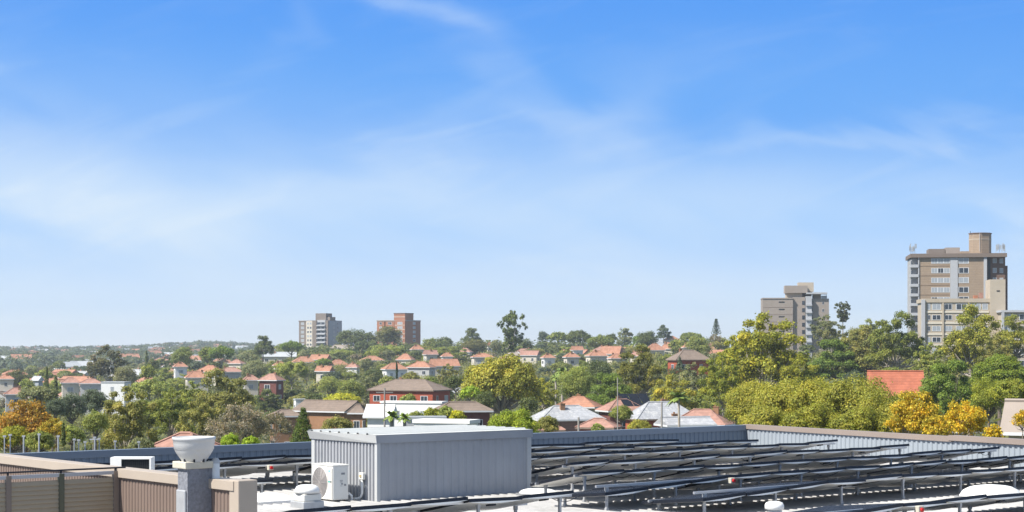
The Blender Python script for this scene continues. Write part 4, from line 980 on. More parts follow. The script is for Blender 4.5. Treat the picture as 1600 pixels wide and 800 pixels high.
H(790, 815, 549, 555, 800, M_bc2, M_cream, 'pale brown roof under the tall open pine', rot=.3, yb=559)
H(812, 845, 548, 555, 790, M_pink, M_cream, 'row of pink gabled roofs right of the tall open pine', rot=-.3, yb=560, form='gable')
H(760, 770, 535, 540, 1000, M_terra, M_cream, 'tiny orange roof on the skyline left of the tall open pine', rot=.3, yb=543)
H(915, 950, 548, 556, 720, M_terra, M_cream, 'orange roof, lower left of the cluster right of centre', rot=.3, yb=562)
H(938, 975, 541, 553, 740, M_terra, M_cream, 'tall gabled orange roof in the cluster right of centre', rot=-.35, yb=562, form='gable')
H(950, 980, 553, 560, 700, M_terra, M_cream, 'orange roofed house with pale walls, lowest of the cluster right of centre', rot=.3, yb=567)
H(1008, 1040, 537, 547, 780, M_terra, M_cream, 'large orange hip roof below the dark round skyline tree', rot=.3, yb=550)
H(1032, 1056, 535, 545, 800, M_terra, M_cream, 'orange roof with chimneys at the right of the dark round skyline tree', rot=-.3, yb=552)
H(1038, 1062, 525, 531, 960, M_terra, M_cream, 'small orange roof on the skyline right of centre', rot=.3, yb=533)
H(1335, 1362, 515, 521, 640, M_pink, M_cream, 'pinkish roof glimpsed between trees left of the tan tower', rot=.3, yb=522, wins=False)

H(880, 906, 551, 558, 690, M_terra, M_cream, 'small orange roof between the tall pine and the cluster right of centre', rot=.3, yb=562)
H(984, 1006, 549, 556, 650, M_pink, M_cream, 'pink roof just right of the cluster right of centre', rot=-.3, yb=560)
H(892, 912, 541, 547, 850, M_terra, M_whitew, 'tiny orange roof above the small orange roof right of the tall pine', rot=.3, yb=550, form='gable')
H(1066, 1084, 537, 543, 720, M_terra, M_cream, 'orange roof above the broad brown hip roof', rot=.3, yb=546)
H(716, 738, 544, 550, 900, M_pink, M_cream, 'pink roof under the dark domed skyline tree', rot=-.3, yb=553)
H(688, 708, 551, 557, 780, M_terra, M_whitew, 'orange roof above the gabled orange roof left of the big spreading tree', rot=.3, yb=560)
H(660, 684, 547, 554, 820, M_pink, M_cream, 'pink gabled roof right of the small orange roof by the orange tower', rot=.4, yb=557, form='gable')
H(540, 562, 567, 574, 700, M_pink, M_whitew, 'pink roofed white house right of the orange roof by the grey tower', rot=-.3, yb=580)
H(424, 448, 565, 571, 720, M_terra, M_cream, 'orange roof under the long grey metal roof', rot=.3, yb=575)
H(492, 520, 572, 580, 600, M_terra, M_cream, 'low orange roof halfway between the grey tower and the brick flats', rot=-.3, yb=585, form='gable')
H(268, 292, 566, 573, 700, M_terra, M_whitew, 'orange roof behind the low orange roofed house on the left slope', rot=.35, yb=577)
H(355, 382, 562, 568, 780, M_pink, M_cream, 'pink roof between the sunlit ridge tree and the grey metal roof', rot=-.35, yb=572)
H(845, 868, 553, 559, 740, M_terra, M_whitew, 'orange roof with white wall right of the pink gabled roofs', rot=.35, yb=563)

# --- palms and a few poles
def palm(px, yt, w, d, label, trunk_r=.16, n=18, col=C_GM, droop=.5, pl=None):
    x = (px - 800) * d / F; z0 = ground(x, d); Rr = w * d / F / 2; h = E - (yt - HY) * d / F - z0 - Rr * .55
    t = empty('palm_tree', (x, d, z0), 0, label, 'palm tree', pl=pl); mb = MB()
    mb.tube([(0, 0, -.2), (.05, 0, h * .3), (.08, 0, h * .8), (0, 0, h)], [trunk_r * 1.4, trunk_r, trunk_r * .85, trunk_r * .8], 10); mb.build('trunk', BARKP, t, smooth=True)
    r = random.Random(int(px)); cs = []; 
    for i in range(n):
        a = i * 2.399; el = r.uniform(-.1, 1.1); me = MB(); pts = []
        for s in range(9):
            q = s / 8; rad = Rr * (math.cos(el) * q + .0) * (1 - .12 * q); zz = Rr * (math.sin(el) * q - droop * q * q * (1.2 if el < .6 else .8)) ; pts.append(Vector((rad * math.cos(a), rad * math.sin(a), h + zz)))
        me.tube(pts, .02, 4, cap=False)
        for s in range(1, 9):
            for f in (0, .33, .66):
                p = pts[s - 1].lerp(pts[s], f); dv = (pts[s] - pts[s - 1]).normalized(); sd = dv.cross(Vector((0, 0, 1))).normalized(); Lf = Rr * .30 * math.sin(math.pi * min(.97, (s - .4 + f) / 9 + .08)); 
                for sg in (-1, 1):
                    e = p + sd * sg * Lf * .85 + dv * Lf * .45 - Vector((0, 0, Lf * .45)); me.poly([p - dv * .07, p + dv * .07, e])
        fr = me.build('frond', PALMM, t)
    return t
PALMM = mat('palm_leaf', (.21, .28, .06), .5, .2, 2)
palm(1060, 608, 46, 200, 'slim palm with pale trunk standing just above the blue parapet')
palm(878, 573, 30, 400, 'palm with drooping crown left of the round bright green tree', .3, 26)
palm(868, 583, 22, 380, 'smaller palm at the left foot of the drooping palm', .25, 20)
palm(612, 640, 34, 140, 'leafy palm at the left behind the grey shed roof', .16, 16); palm(632, 644, 28, 137, 'second leafy palm behind the grey shed roof, beside the white flat building', .16, 16)
def pole(px, yt, yb, d, label, arms=0, r0=.13):
    x = (px - 800) * d / F; z0 = ground(x, d); h = E - (yt - HY) * d / F - z0
    t = empty('power_pole', (x, d, z0), .2, label, 'pole'); mb = MB(); mb.tube([(0, 0, -.3), (0, 0, h)], [r0, r0 * .75], 8); mb.build('pole', mat('weathered_pole', (.30, .28, .26), .8, .15, 3), t)
    for i in range(arms): mb = MB(); mb.box(-1.0, 1.0, -.06, .06, h - .6 - i * .9, h - .48 - i * .9); mb.build('crossarm', mat('weathered_pole', ()), t)
pole(601, 606, 640, 210, 'grey wooden pole in front of the red brick flats', 1)
pole(965, 590, 660, 205, 'tall thin pale pole rising in front of the bright green tree', 0, .08)
pole(1034, 628, 660, 190, 'grey pole in front of the right slate roof', 0)
pole(904, 652, 672, 170, 'short pale pole in front of the left slate roof', 0)

# ------------------------------------------------------------------ trees that can be told apart
T = tree
# left foreground
T('autumn', 38, 624, 105, 150, C_AU, 'orange brown autumn tree at the left edge'); T('autumn', 82, 652, 46, 132, (.46, .36, .05), 'smaller orange green autumn tree right of the orange autumn tree')
T('shrub', 20, 664, 60, 118, (0.351, 0.343, 0.038), 'yellow green bush at the left edge behind the thin posts', 'bush'); T('shrub', 62, 672, 50, 112, C_GM, 'olive bush behind the third thin post', 'bush')
T('shrub', 112, 664, 44, 140, C_LG, 'light green bush between the autumn trees and the big olive tree', 'bush'); T('cone', 99, 660, 10, 108, C_DK, 'small dark cypress behind the thin posts', 'bush')
T('gum', 196, 612, 108, 168, C_OL, 'big olive tree with mottled crown above the thin posts', lod=0); T('round', 150, 640, 44, 160, C_GM, 'round green tree at the left foot of the big olive tree')
T('gum', 268, 612, 78, 195, C_GM, 'green gum right of the big olive tree'); T('round', 232, 622, 50, 215, C_GR, 'dark green tree behind the big olive tree'); T('shrub', 222, 682, 46, 110, C_GG, 'grey green bush low in front of the big olive tree', 'bush')
T('gum', 310, 628, 84, 185, C_OL, 'olive tree behind the cowl'); T('gum', 350, 583, 105, 265, C_OL, 'tall grey olive gum above the thinly leaved tree', lod=0); T('gum', 300, 600, 60, 290, C_GM, 'light olive gum left of the tall grey olive gum')
T('bare', 372, 634, 100, 175, C_BR, 'grey brown thinly leaved tree above the parapet', lod=0); T('bare', 428, 645, 60, 180, C_BB, 'darker thinly leaved tree beside the dark conical tree')
T('conifer', 474, 636, 52, 170, (0.109, 0.157, 0.028), 'dark green conical tree left of the grey shed roof'); T('shrub', 528, 650, 54, 165, C_OL, 'round olive tree behind the left end of the shed roof')
T('shrub', 360, 677, 36, 72, C_LI, 'bright lime shrub right of the cowl', 'bush'); T('shrub', 392, 681, 30, 70, C_LI, 'low bright lime shrub touching the parapet cap', 'bush')
T('round', 112, 612, 50, 270, C_DB, 'dark blue green tree below the cream flats, left one'); T('round', 146, 607, 46, 275, C_DB, 'dark blue green tree below the white modern house'); T('round', 88, 622, 36, 262, C_DB, 'dark blue green tree right of the autumn tree top')
T('umbrella', 60, 603, 62, 320, C_GG, 'wide grey green tree above the orange autumn tree'); T('cone', 87, 587, 11, 440, C_DK, 'slim dark cypress at the left of the cream flats'); T('conifer', 73, 571, 19, 470, C_DK, 'dark conifer beside the slim dark cypress', stretch=.9)
T('round', 26, 577, 40, 720, (0.138, 0.149, 0.044), 'dark olive tree above the pink roofed house'); T('round', 42, 591, 26, 560, C_LG, 'light green tree by the small grey gabled house')
T('gum', 172, 543, 62, 640, (0.152, 0.149, 0.066), 'brown grey tree standing tall on the left middle slope'); T('gum', 150, 556, 34, 660, C_BB, 'brown grey tree left of the tallest brown grey tree'); T('round', 196, 570, 40, 590, (0.260, 0.254, 0.121), 'pinkish brown tree below the tall brown grey tree')
T('round', 230, 569, 28, 520, C_GM, 'pale green round tree right of the pinkish brown tree'); T('umbrella', 236, 593, 66, 430, C_LG, 'flat topped green tree right of the white modern house'); T('cone', 229, 548, 8, 820, C_DK, 'tiny dark cypress on the left slope'); T('round', 240, 560, 22, 700, C_DK, 'dark green tree left of the sunlit ridge tree')
T('round', 287, 541, 38, 800, C_GR, 'round green tree on the left ridge'); T('umbrella', 345, 541, 44, 760, C_BG, 'sunlit green tree with dark underside on the left ridge'); T('round', 325, 540, 30, 770, C_GR, 'green tree touching the sunlit ridge tree')
T('layered', 411, 523, 36, 860, C_DK, 'dark green layered tree on the skyline left of the grey tower'); T('round', 388, 548, 34, 800, C_GG, 'grey green tree below the dark layered skyline tree'); T('umbrella', 455, 533, 36, 880, C_BG, 'green tree just left of the grey tower')
T('round', 476, 545, 22, 870, C_GG, 'grey green tree at the left foot of the grey tower'); T('round', 398, 562, 46, 640, C_GG, 'grey green round tree on the left slope'); T('gum', 437, 571, 56, 600, C_GM, 'light green tree above the dark red brick house'); T('umbrella', 456, 566, 50, 560, C_LG, 'wide light green tree right of the dark red brick house')
T('round', 505, 570, 30, 640, C_GR, 'green tree below the orange roofs'); T('round', 516, 580, 30, 600, C_DB, 'dark blue green round tree below the orange roofs'); T('umbrella', 535, 614, 60, 400, (0.491, 0.480, 0.044), 'yellow green flat tree left of the red brick flats'); T('round', 490, 612, 32, 420, C_DK, 'dark tree between white house and yellow green tree')
T('umbrella', 506, 560, 26, 760, C_BG, 'small round green tree by the orange roofs'); T('umbrella', 535, 546, 42, 900, C_LG, 'light green domed tree between the two distant towers'); T('round', 550, 513, 52, 1090, C_DK, 'dark broad tree right of the grey brown tower', lod=1); T('round', 575, 518, 34, 1085, (0.123, 0.149, 0.044), 'dark tree between the two towers, nearer the orange one')
T('shrub', 565, 531, 26, 1000, C_DK, 'clipped dark hedge tree between the two towers'); T('shrub', 583, 533, 22, 1000, C_DK, 'dark round tree at the left foot of the orange tower'); T('round', 607, 509, 46, 1080, (0.186, 0.186, 0.054), 'olive tree covering the front of the orange tower', lod=1)
T('umbrella', 608, 540, 56, 860, C_LG, 'wide flat topped pale green tree below the orange tower'); T('umbrella', 582, 547, 26, 850, C_LG, 'small flat topped tree left of the wide flat topped one'); T('round', 650, 546, 26, 840, C_DK, 'dark green tree right of the wide flat topped one'); T('round', 572, 558, 24, 700, C_GG, 'grey green round tree below the small flat topped one')
T('round', 685, 541, 46, 850, C_GM, 'large soft green tree right of the orange tower'); T('gum', 712, 543, 46, 830, C_GM, 'soft green gum above the orange gables'); T('layered', 737, 511, 36, 1050, C_DK, 'dark domed skyline tree left of the tall pine'); T('round', 742, 530, 48, 960, (0.191, 0.186, 0.060), 'olive brown tree below the dark domed skyline tree')
T('round', 672, 527, 30, 1050, C_GR, 'green skyline tree right of the orange tower'); T('round', 694, 525, 30, 1060, C_DK, 'dark skyline tree left of the olive brown tree'); T('openpine', 800, 489, 50, 700, (0.155, 0.194, 0.054), 'tall open crowned pine on the skyline with bare branches', lod=1, stretch=.92)
T('cone', 620, 567, 7.5, 450, (0.039, 0.075, 0.028), 'slim dark cypress in front of the white house above the brick flats', stretch=.97); T('shrub', 606, 586, 30, 470, C_GM, 'olive bush left of the slim dark cypress', 'bush'); T('shrub', 642, 580, 34, 470, C_OL, 'olive tree right of the slim dark cypress'); T('gum', 575, 588, 52, 480, C_GG, 'grey green tree above the left end of the brick flats')
T('round', 548, 590, 46, 470, C_GM, 'green tree left of the brick flats'); T('round', 672, 586, 30, 430, C_GR, 'green tree behind the right end of the brick flats'); T('conifer', 698, 588, 24, 420, C_DK, 'dark conical tree right of the slim cypress'); T('gum', 700, 572, 44, 520, C_OL, 'olive gum between orange gables and the big spreading tree')
T('round', 712, 585, 28, 350, C_DK, 'dark tree touching the left side of the big spreading tree'); T('dome', 783, 553, 128, 290, C_HE, 'big spreading tree with yellow green dome and pale branches in the middle', lod=0)
T('round', 757, 610, 40, 262, C_DK, 'dark tree at the left foot of the big spreading tree'); T('shrub', 735, 602, 34, 280, C_LI, 'bright green bush left foot of the big spreading tree', 'bush'); T('round', 826, 618, 34, 275, C_DK, 'dark tree at the right foot of the big spreading tree'); T('gum', 850, 594, 48, 325, (0.366, 0.358, 0.044), 'yellow olive tree right of the big spreading tree')
T('shrub', 638, 615, 34, 330, C_LG, 'pale green tree in front of the brick flats balcony', 'tree')
T('shrub', 650, 642, 32, 170, C_GM, 'green bush at the left of the row before the white building', 'bush'); T('shrub', 676, 636, 34, 172, (0.309, 0.328, 0.032), 'yellow green bush in the row before the white building, tallest', 'bush'); T('shrub', 697, 634, 32, 170, C_LG, 'yellow green bush in the row before the white building, second from right', 'bush'); T('shrub', 716, 640, 30, 168, (0.491, 0.480, 0.032), 'golden bush at the right of the row before the white building', 'bush')
T('shrub', 800, 637, 88, 140, (0.309, 0.373, 0.038), 'round bright green tree rising over the blue parapet right of the shed', lod=0); T('shrub', 856, 649, 42, 150, C_OL, 'round olive bush right of the bright green round tree', 'bush')
# centre right
T('round', 903, 571, 62, 340, C_LG, 'soft yellow green tree right of the palms', lod=0); T('layered', 955, 580, 78, 320, C_BG, 'bright green domed tree behind the thin pale pole', lod=0); T('round', 935, 560, 44, 480, C_DK, 'dark green domed tree above the bright green domed tree')
T('gum', 1000, 545, 84, 360, (0.214, 0.209, 0.038), 'large tree with brownish top between the orange roofs and the palm', lod=0); T('gum', 1045, 593, 92, 290, C_HE, 'yellow green spreading tree above the right slate roof', lod=0); T('shrub', 971, 632, 40, 222, C_GM, 'round green tree between the two slate roofs'); T('shrub', 1000, 654, 42, 200, C_HE, 'low yellow green shrub in front of the right slate roof', 'bush')
T('shrub', 934, 661, 22, 190, C_LG, 'tiny green bush before the pink tiled roof', 'bush'); T('gum', 1085, 570, 52, 380, C_GG, 'grey green tree below the broad brown roof'); T('gum', 1110, 620, 36, 260, C_GM, 'green tree below the big gum tree'); T('conifer', 1062, 557, 16, 440, C_DB, 'dark pointed tree before the broad brown roof')
T('gum', 1190, 500, 150, 300, (0.340, 0.336, 0.038), 'huge gum tree with yellow tipped clumps left of the pale tower', lod=0, stretch=.85); T('gum', 1130, 560, 84, 285, (0.294, 0.314, 0.038), 'lower left crown of gum clumps beside the huge gum tree', lod=0); T('gum', 1250, 560, 80, 290, (0.325, 0.328, 0.038), 'gum crown on the right flank of the huge gum tree', lod=0); T('gum', 1150, 528, 60, 310, (0.309, 0.314, 0.038), 'gum crown on the left shoulder of the huge gum tree'); T('gum', 1455, 540, 60, 300, C_GM, 'green tree filling the foot of the beige block'); T('gum', 1560, 530, 70, 310, C_OL, 'olive tree behind the broad green tree at the right')
T('norfolk', 1119, 497, 17, 800, C_DB, 'norfolk pine with tiered branches on the skyline'); T('bare', 1117, 522, 22, 780, C_BB, 'grey brown tree under the norfolk pine'); T('round', 1092, 524, 44, 700, C_GM, 'soft green tree left of the norfolk pine'); T('round', 1060, 528, 34, 800, C_GM, 'light green tree below the skyline near the norfolk pine')
T('layered', 1037, 507, 25, 960, C_DB, 'dark round tree on thin trunk on the skyline'); T('round', 1010, 516, 38, 900, C_DK, 'dark broad skyline tree left of the dark round one'); T('layered', 977, 511, 32, 980, C_GG, 'grey green skyline tree right of centre'); T('round', 1000, 522, 30, 940, C_BG, 'bright green skyline tree below the grey green one')
T('round', 848, 517, 20, 1100, C_DB, 'small bluish skyline tree right of the tall pine'); T('umbrella', 872, 519, 34, 1000, C_GR, 'flat green skyline tree right of the small bluish one'); T('umbrella', 904, 517, 44, 950, C_DK, 'wide dark skyline tree right of centre'); T('umbrella', 938, 524, 46, 900, C_GR, 'wide green skyline tree below the wide dark one'); T('round', 955, 520, 20, 990, C_DK, 'small dark skyline tree right of centre')
T('umbrella', 1080, 519, 40, 880, C_GR, 'low green skyline tree left of the norfolk pine'); T('round', 775, 530, 20, 980, C_GG, 'grey green tree at the foot of the tall pine'); T('round', 820, 528, 30, 960, C_DK, 'dark tree right foot of the tall pine')
# right
T('layered', 1305, 528, 92, 400, C_BG, 'bright green domed tree with dark underside right of the pale tower foot', lod=0); T('gum', 1287, 494, 44, 600, C_GG, 'grey green tree before the right side of the pale tower'); T('openpine', 1317, 473, 36, 620, (0.132, 0.149, 0.066), 'tall sparse tree right of the pale tower', lod=1); T('gum', 1300, 505, 50, 560, (0.171, 0.179, 0.066), 'grey olive tree below the tall sparse tree')
T('round', 1345, 508, 44, 520, C_OL, 'olive tree between the tall sparse tree and the tan tower'); T('gum', 1355, 515, 90, 400, C_OL, 'broad olive gum left of the red roof', lod=0); T('gum', 1398, 493, 92, 390, (0.209, 0.238, 0.049), 'tall green gum against the left side of the tan tower', lod=0); T('gum', 1362, 500, 40, 640, C_GM, 'pale green tree behind the tall green gum')
T('gum', 1525, 484, 116, 330, (0.340, 0.336, 0.054), 'flat crowned gum with visible branches before the beige block', lod=0); T('gum', 1588, 497, 70, 340, (0.309, 0.314, 0.054), 'flat crowned gum at the right edge', lod=0)
T('layered', 1482, 559, 100, 215, C_BG, 'round headed bright green tree in front of the beige block', lod=0); T('dome', 1562, 553, 92, 235, (0.216, 0.276, 0.038), 'broad green tree right of the round headed one', lod=0); T('round', 1545, 590, 62, 190, (0.294, 0.320, 0.038), 'yellow green tree below the broad green tree', lod=0); T('shrub', 1582, 590, 62, 175, (0.309, 0.328, 0.044), 'yellow green tree at the right edge before the beige brick building')
T('round', 1172, 594, 86, 170, C_HE, 'yellow olive tree, leftmost of the row over the right end of the parapet', lod=0); T('round', 1222, 589, 116, 160, C_HE, 'yellow olive tree, second of the row over the tan capped parapet', lod=0); T('round', 1282, 592, 112, 155, (0.312, 0.306, 0.044), 'yellow olive tree, third of the row over the tan capped parapet', lod=0)
T('round', 1335, 584, 124, 150, (0.327, 0.320, 0.049), 'yellow olive tree, fourth and widest of the row over the tan capped parapet', lod=0); T('round', 1385, 606, 104, 140, (0.321, 0.314, 0.049), 'yellow olive tree, last of the row, below the red roof', lod=0)
T('shrub', 1200, 632, 104, 130, C_HE, 'low yellow green bush at the parapet corner', 'bush', lod=0); T('shrub', 1270, 630, 110, 125, (0.335, 0.328, 0.044), 'low yellow green bush below the pale tower', 'bush', lod=0); T('shrub', 1345, 635, 112, 120, (0.327, 0.320, 0.044), 'low yellow green bush below the red roof', 'bush', lod=0)
T('autumn', 1426, 610, 92, 105, C_YE, 'golden leaved tree over the tan capped parapet, left one', lod=0); T('autumn', 1503, 622, 82, 100, (.58, .45, .04), 'golden leaved tree over the tan capped parapet, right one', lod=0); T('autumn', 1465, 645, 50, 96, C_YE, 'low golden branch between the two golden leaved trees', 'bush'); T('autumn', 1552, 662, 34, 95, (.58, .45, .04), 'small golden shrub by the beige brick building', 'bush'); T('autumn', 1598, 640, 36, 90, C_YE, 'golden leaves at the right picture edge', 'bush')

# ------------------------------------------------------------------ filler: more trees and roofs between the named ones
def zone(px, d):
    lm = [(70, 'the orange autumn tree'), (200, 'the big olive tree'), (345, 'the tall olive gum'), (490, 'the grey brown tower'), (620, 'the orange tower'), (700, 'the red brick flats'), (785, 'the big spreading tree'), (870, 'the palms'), (960, 'the thin pale pole'), (1060, 'the slim palm'), (1119, 'the norfolk pine'), (1240, 'the pale tower'), (1340, 'the red roof'), (1495, 'the tan tower'), (1600, 'the right edge')]
    n = min(lm, key=lambda a: abs(a[0] - px)); side = 'left of' if px < n[0] - 18 else 'right of' if px > n[0] + 18 else 'in line with'
    return f'{side} {n[1]}'.replace('the ', '')
def band(d, px):
    return 'far slope' if d > 900 else 'upper slope' if d > 650 else 'middle slope' if d > 430 else 'lower slope'
fr = random.Random(21)
def blocked(px, yt, w, d, yb):
    for (a, b, y0, y1, dd) in CLEAR:
        if d < dd + 6 and px + w * .5 > a and px - w * .5 < b and yt < y1 and yb > y0: return True
    return False
rows_ = [(1080, 20), (960, 21), (850, 23), (760, 25), (680, 27), (600, 30), (530, 33), (460, 36), (400, 40), (345, 44), (300, 46), (250, 52)]
NF = 0
pal = [('dark green', C_DK), ('mid green', C_GR), ('grey green', C_GG), ('olive', C_OL), ('light green', C_LG), ('soft green', C_GM), ('bluish dark', C_DB), ('dark green', C_DK), ('brownish', C_BB), ('mid green', C_GR)]
for dd, w0 in rows_:
    px = -20 + fr.uniform(0, 20)
    while px < 1620:
        w = w0 * fr.uniform(.75, 1.35); d = dd * fr.uniform(.95, 1.05)
        x = (px - 800) * d / F; g = ground(x, d); yg = HY + (E - g) * F / d
        kind = fr.choice(('round', 'round', 'gum', 'layered', 'umbrella', 'shrub')); h = w * d / F * fr.uniform(.75, 1.15); yt = yg - h * F / d
        cn, c = fr.choice(pal)
        for _ in range(5):
            if blocked(px, yt, w, d, yg): yt += h * F / d * .14
            else: break
        step = w * fr.uniform(.72, 1.12)
        vis = yt < (700 - .036 * px if px < 1166 else 664 + .06 * (px - 1166))
        if not blocked(px, yt, w, d, yg) and yg - yt > h * F / d * .3 and NF < 290 and vis and not any(abs(px - q[0]) < q[2] * .42 and q[3] < d and q[1] < yt and yt < q[1] + q[2] * .9 for q in TREES if q[2] > 30):
            vv_ = fr.uniform(.85, 1.15); nm = {'round': 'round', 'gum': 'loose', 'layered': 'layered', 'umbrella': 'flat topped', 'shrub': 'low'}[kind]
            tree(kind, px, yt, w, d, tuple(q * vv_ for q in c), f'{cn} {nm} tree on the {band(d, px)} {zone(px, d)}', group='trees covering the suburb slopes', pl=px)
            NF += 1
        px += step
print('filler trees', NF, 'objects', len(bpy.data.objects))

# roofs scattered among the trees: three prototypes copied with their parts
def copy_tree(o, parent=None):
    c = o.copy(); COL.objects.link(c)
    if parent: c.parent = parent
    for ch_ in o.children: copy_tree(ch_, c)
    return c
PR = []
SAVE = len(THINGS)
specs = [(M_terra, M_cream, 'hip', 'orange roofed cream house'), (M_pink, M_whitew, 'hip', 'pink roofed white house'), (M_terra, M_whitew, 'gable', 'orange gabled white house'), (M_brown, M_greyw, 'hip', 'brown roofed grey house'), (M_slate, M_cream, 'gable', 'grey gabled cream house'), (M_greyr, M_whitew, 'gable', 'pale roofed white house')]
n_ = 0; spots = []
for dd, cnt in ((560, 12), (660, 22), (760, 28), (860, 32), (980, 28), (1250, 12), (1600, 22), (2000, 40), (2500, 54), (2850, 54)):
    for i in range(cnt):
        px = fr.uniform(-10, 1610) if dd < 1100 else fr.uniform(-10, 470 if dd > 1500 else 440); spots.append((px, dd * fr.uniform(.93, 1.07)))
protos = {}
for px, d in spots:
    si = fr.choice((0, 0, 1, 2, 2, 3, 4) if d < 1200 else (0, 1, 2, 3, 4, 1, 5, 5)); roof, wall, form, lab = specs[si]
    x = (px - 800) * d / F; g = ground(x, d); wpx_ = 15 * F / d; yg = HY + (E - g) * F / d; top = yg - 8.0 * F / d
    if blocked(px, top, wpx_, d, yg) or (300 < d < 1100 and any(abs(px - q[0]) < q[2] * .3 and q[3] < d and q[1] < top - 2 and q[1] + q[2] > yg for q in TREES)): continue
    far = d > 1200
    if (si, far) not in protos:
        Wm, Lm, hw, hr = 12.0, 9.0, 4.0, 2.8
        t = empty('house', (0, 0, 0)); mb = MB(); mb.box(-Wm / 2, Wm / 2, -Lm / 2, Lm / 2, -1.5, hw - .2); mb.build('wall', wall, t)
        rf = roofmesh(Wm, Lm, hr, form).build('roof', [roof, M_wfr], t, loc=(0, 0, hw))
        if form == 'gable':
            for sx in (-1, 1): mb = MB(); xx = sx * Wm / 2; mb.poly([(xx, -Lm / 2, hw - .2), (xx, Lm / 2, hw - .2), (xx, 0, hw + hr * .93)]); mb.build('gable_end', wall, t)
        if not far:
            wg = roofmesh(6.5, 8.0, 2.0, 'gable', ov=.3).build('roof', [roof, M_wfr], t, loc=(-2.6, -3.2, hw - .15), rz=math.pi / 2)
            mb = MB(); mb.box(-5.6, .4, -7.0, -Lm / 2 - .01, -1.5, hw - .4); mb.poly([(-5.6, -7.01, hw - .4), (.4, -7.01, hw - .4), (-2.6, -7.01, hw + 1.6)]); mb.build('front_wing', wall, t)
            mb = MB(); mb.box(2, 2.7, 0, .6, 1.2, 3.4); mb.build('chimney', M_orb, rf)
            for z in (.5, 2.5):
                for xx in (-4.4, -.6, 3.2): win(t, xx, xx + 1.6, z, z + 1.3, -Lm / 2, 'f', r=fr)
                win(t, -1, .8, z, z + 1.3, -Wm / 2, 'l', r=fr); win(t, -1, .8, z, z + 1.3, Wm / 2, 'r', r=fr)
        protos[(si, far)] = t; o = t
    else: o = copy_tree(protos[(si, far)])
    o.location = (x, d, g - .5); o.rotation_euler.z = fr.uniform(-.7, .7) + fr.choice((0, math.pi / 2)); s_ = fr.uniform(.8, 1.25) * (1.15 if far else 1); o.scale = (s_, s_, s_ * fr.uniform(.85, 1.1))
    tag(o, f"{lab} on the {'far hills' if far else band(d, px)} {zone(px, d)}".replace(' in line with', ' beyond'), 'house', 'houses scattered over the slopes', pl=px)
    n_ += 1
    if d < 1150: HS.append((x, d, 13 * s_, 10 * s_, o.rotation_euler.z))
print('filler houses', n_)

# distant woodland: nobody could count these crowns
def scatter(name, n, dmin, dmax, pmin, pmax, size, lsz, seed, label, col, hh=1.0, per=26):
    r = np.random.RandomState(seed); C = []; Rd = []
    for i in range(n):
        d = dmin + (dmax - dmin) * r.rand() ** .8; px = r.uniform(pmin, pmax); x = (px - 800) * d / F; s = size * r.uniform(.55, 1.35); g = ground(x, d)
        C.append((x, d, g + s * hh * .75)); Rd.append(s)
    me = leaves_mesh(name, C, Rd, n * per, lsz, seed, up=.4, shell=.25, tone=.16); o = put(me, name, None, color=col); o['kind'] = 'stuff'; o['label'] = label; o['category'] = 'woodland'
    return o
scatter('distant_woodland', 2300, 1230, 3300, -60, 620, 4.6, 1.5, 3, 'tree cover on the distant hillsides fading to blue at the left', (.13, .155, .085), per=46)
scatter('distant_woodland', 500, 2700, 3150, -60, 640, 5.0, 1.6, 8, 'tree line along the farthest ridge at the left horizon', (.11, .135, .08), per=46)
scatter('undergrowth', 3400, 200, 1150, -40, 1640, 2.5, .5, 11, 'low scrub and garden shrubs filling the gaps between houses and trees', (.20, .205, .07), per=60, hh=.7)
scatter('ridge_woodland', 420, 1000, 1200, 380, 1640, 4.2, 1.0, 15, 'bushy tree line along the near ridge behind the houses', (.16, .185, .06), per=60)

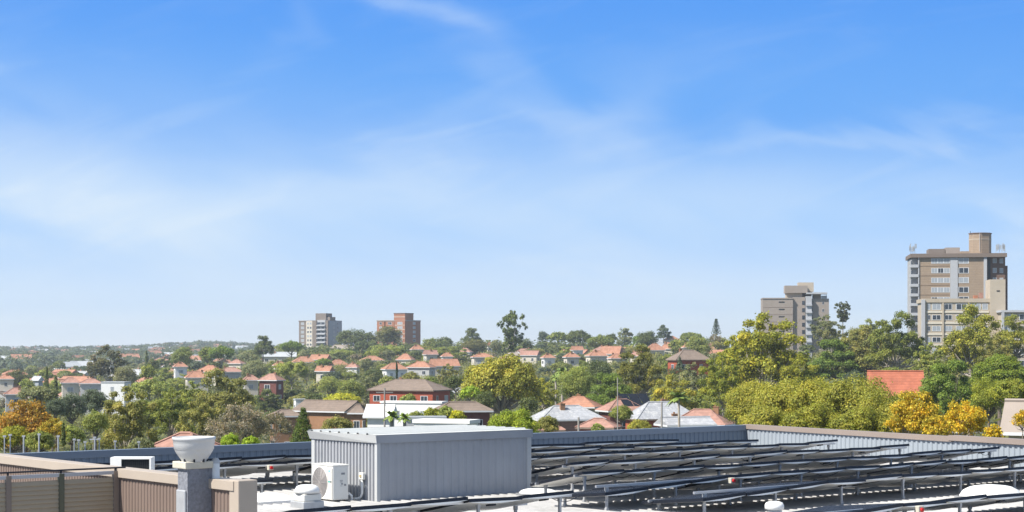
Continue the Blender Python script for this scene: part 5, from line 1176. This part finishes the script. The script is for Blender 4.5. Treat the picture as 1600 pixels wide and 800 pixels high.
C = []; Rd = []; gq = random.Random(5)      # garden shrubs hugging the house walls
for (x, y, w_, l_, rt) in HS:
    if y < 180: continue
    for q in range(int(4 + w_ * .55)):
        a = gq.uniform(-.62, .62) * max(w_, l_); r_ = gq.uniform(1.6, 3.2); yy = y - max(l_, w_ * abs(math.sin(rt))) * .5 - gq.uniform(1.5, 5); C.append((x + a, yy, ground(x + a, yy) + r_ * .55)); Rd.append(r_)
me = leaves_mesh('garden_shrubs', C, Rd, len(C) * 110, .34, 77, shell=.3, tone=.2); o = put(me, 'garden_shrubs', None, color=(.24, .25, .08)); o['kind'] = 'stuff'; o['label'] = 'garden shrubs and hedges crowding the house walls'; o['category'] = 'shrubs'
print('shrubs', len(C))
# haze
mb = MB(); mb.box(-6200, 6200, -6200, 6200, -25, 86); hz = bpy.data.materials.new('haze'); hz.use_nodes = True; t_ = hz.node_tree; t_.nodes.clear()
pv = N(t_, 'ShaderNodeVolumePrincipled'); pv.inputs['Density'].default_value = .00015; pv.inputs['Color'].default_value = (.82, .91, 1.0, 1); pv.inputs['Anisotropy'].default_value = .2
oo = N(t_, 'ShaderNodeOutputMaterial'); t_.links.new(pv.outputs[0], oo.inputs['Volume'])
o = mb.build('haze', hz); o['kind'] = 'stuff'; o['label'] = 'thin blue air haze over the suburb'; o['category'] = 'haze'

# ------------------------------------------------------------------ labels: look-alikes are told apart by their order from the left
by = {}
for o, pl in THINGS:
    if pl is not None: by.setdefault(o['label'], []).append((pl, o))
ORD = ['leftmost', 'second', 'third', 'fourth', 'fifth', 'sixth', 'seventh', 'eighth', 'ninth', 'tenth', 'eleventh', 'twelfth']
NUM = ['', 'one', 'two', 'three', 'four', 'five', 'six', 'seven', 'eight', 'nine', 'ten']
for lab, l_ in by.items():
    if len(l_) < 2: continue
    l_.sort(key=lambda a: a[0])
    for i, (_, o) in enumerate(l_):
        if len(l_) == 2: o['label'] = ('left ' if i == 0 else 'right ') + lab
        elif i == len(l_) - 1: o['label'] = 'rightmost ' + lab
        else: o['label'] = (ORD[i] + ('' if i == 0 else ' from left,') + ' ' + lab) if i < 12 else lab
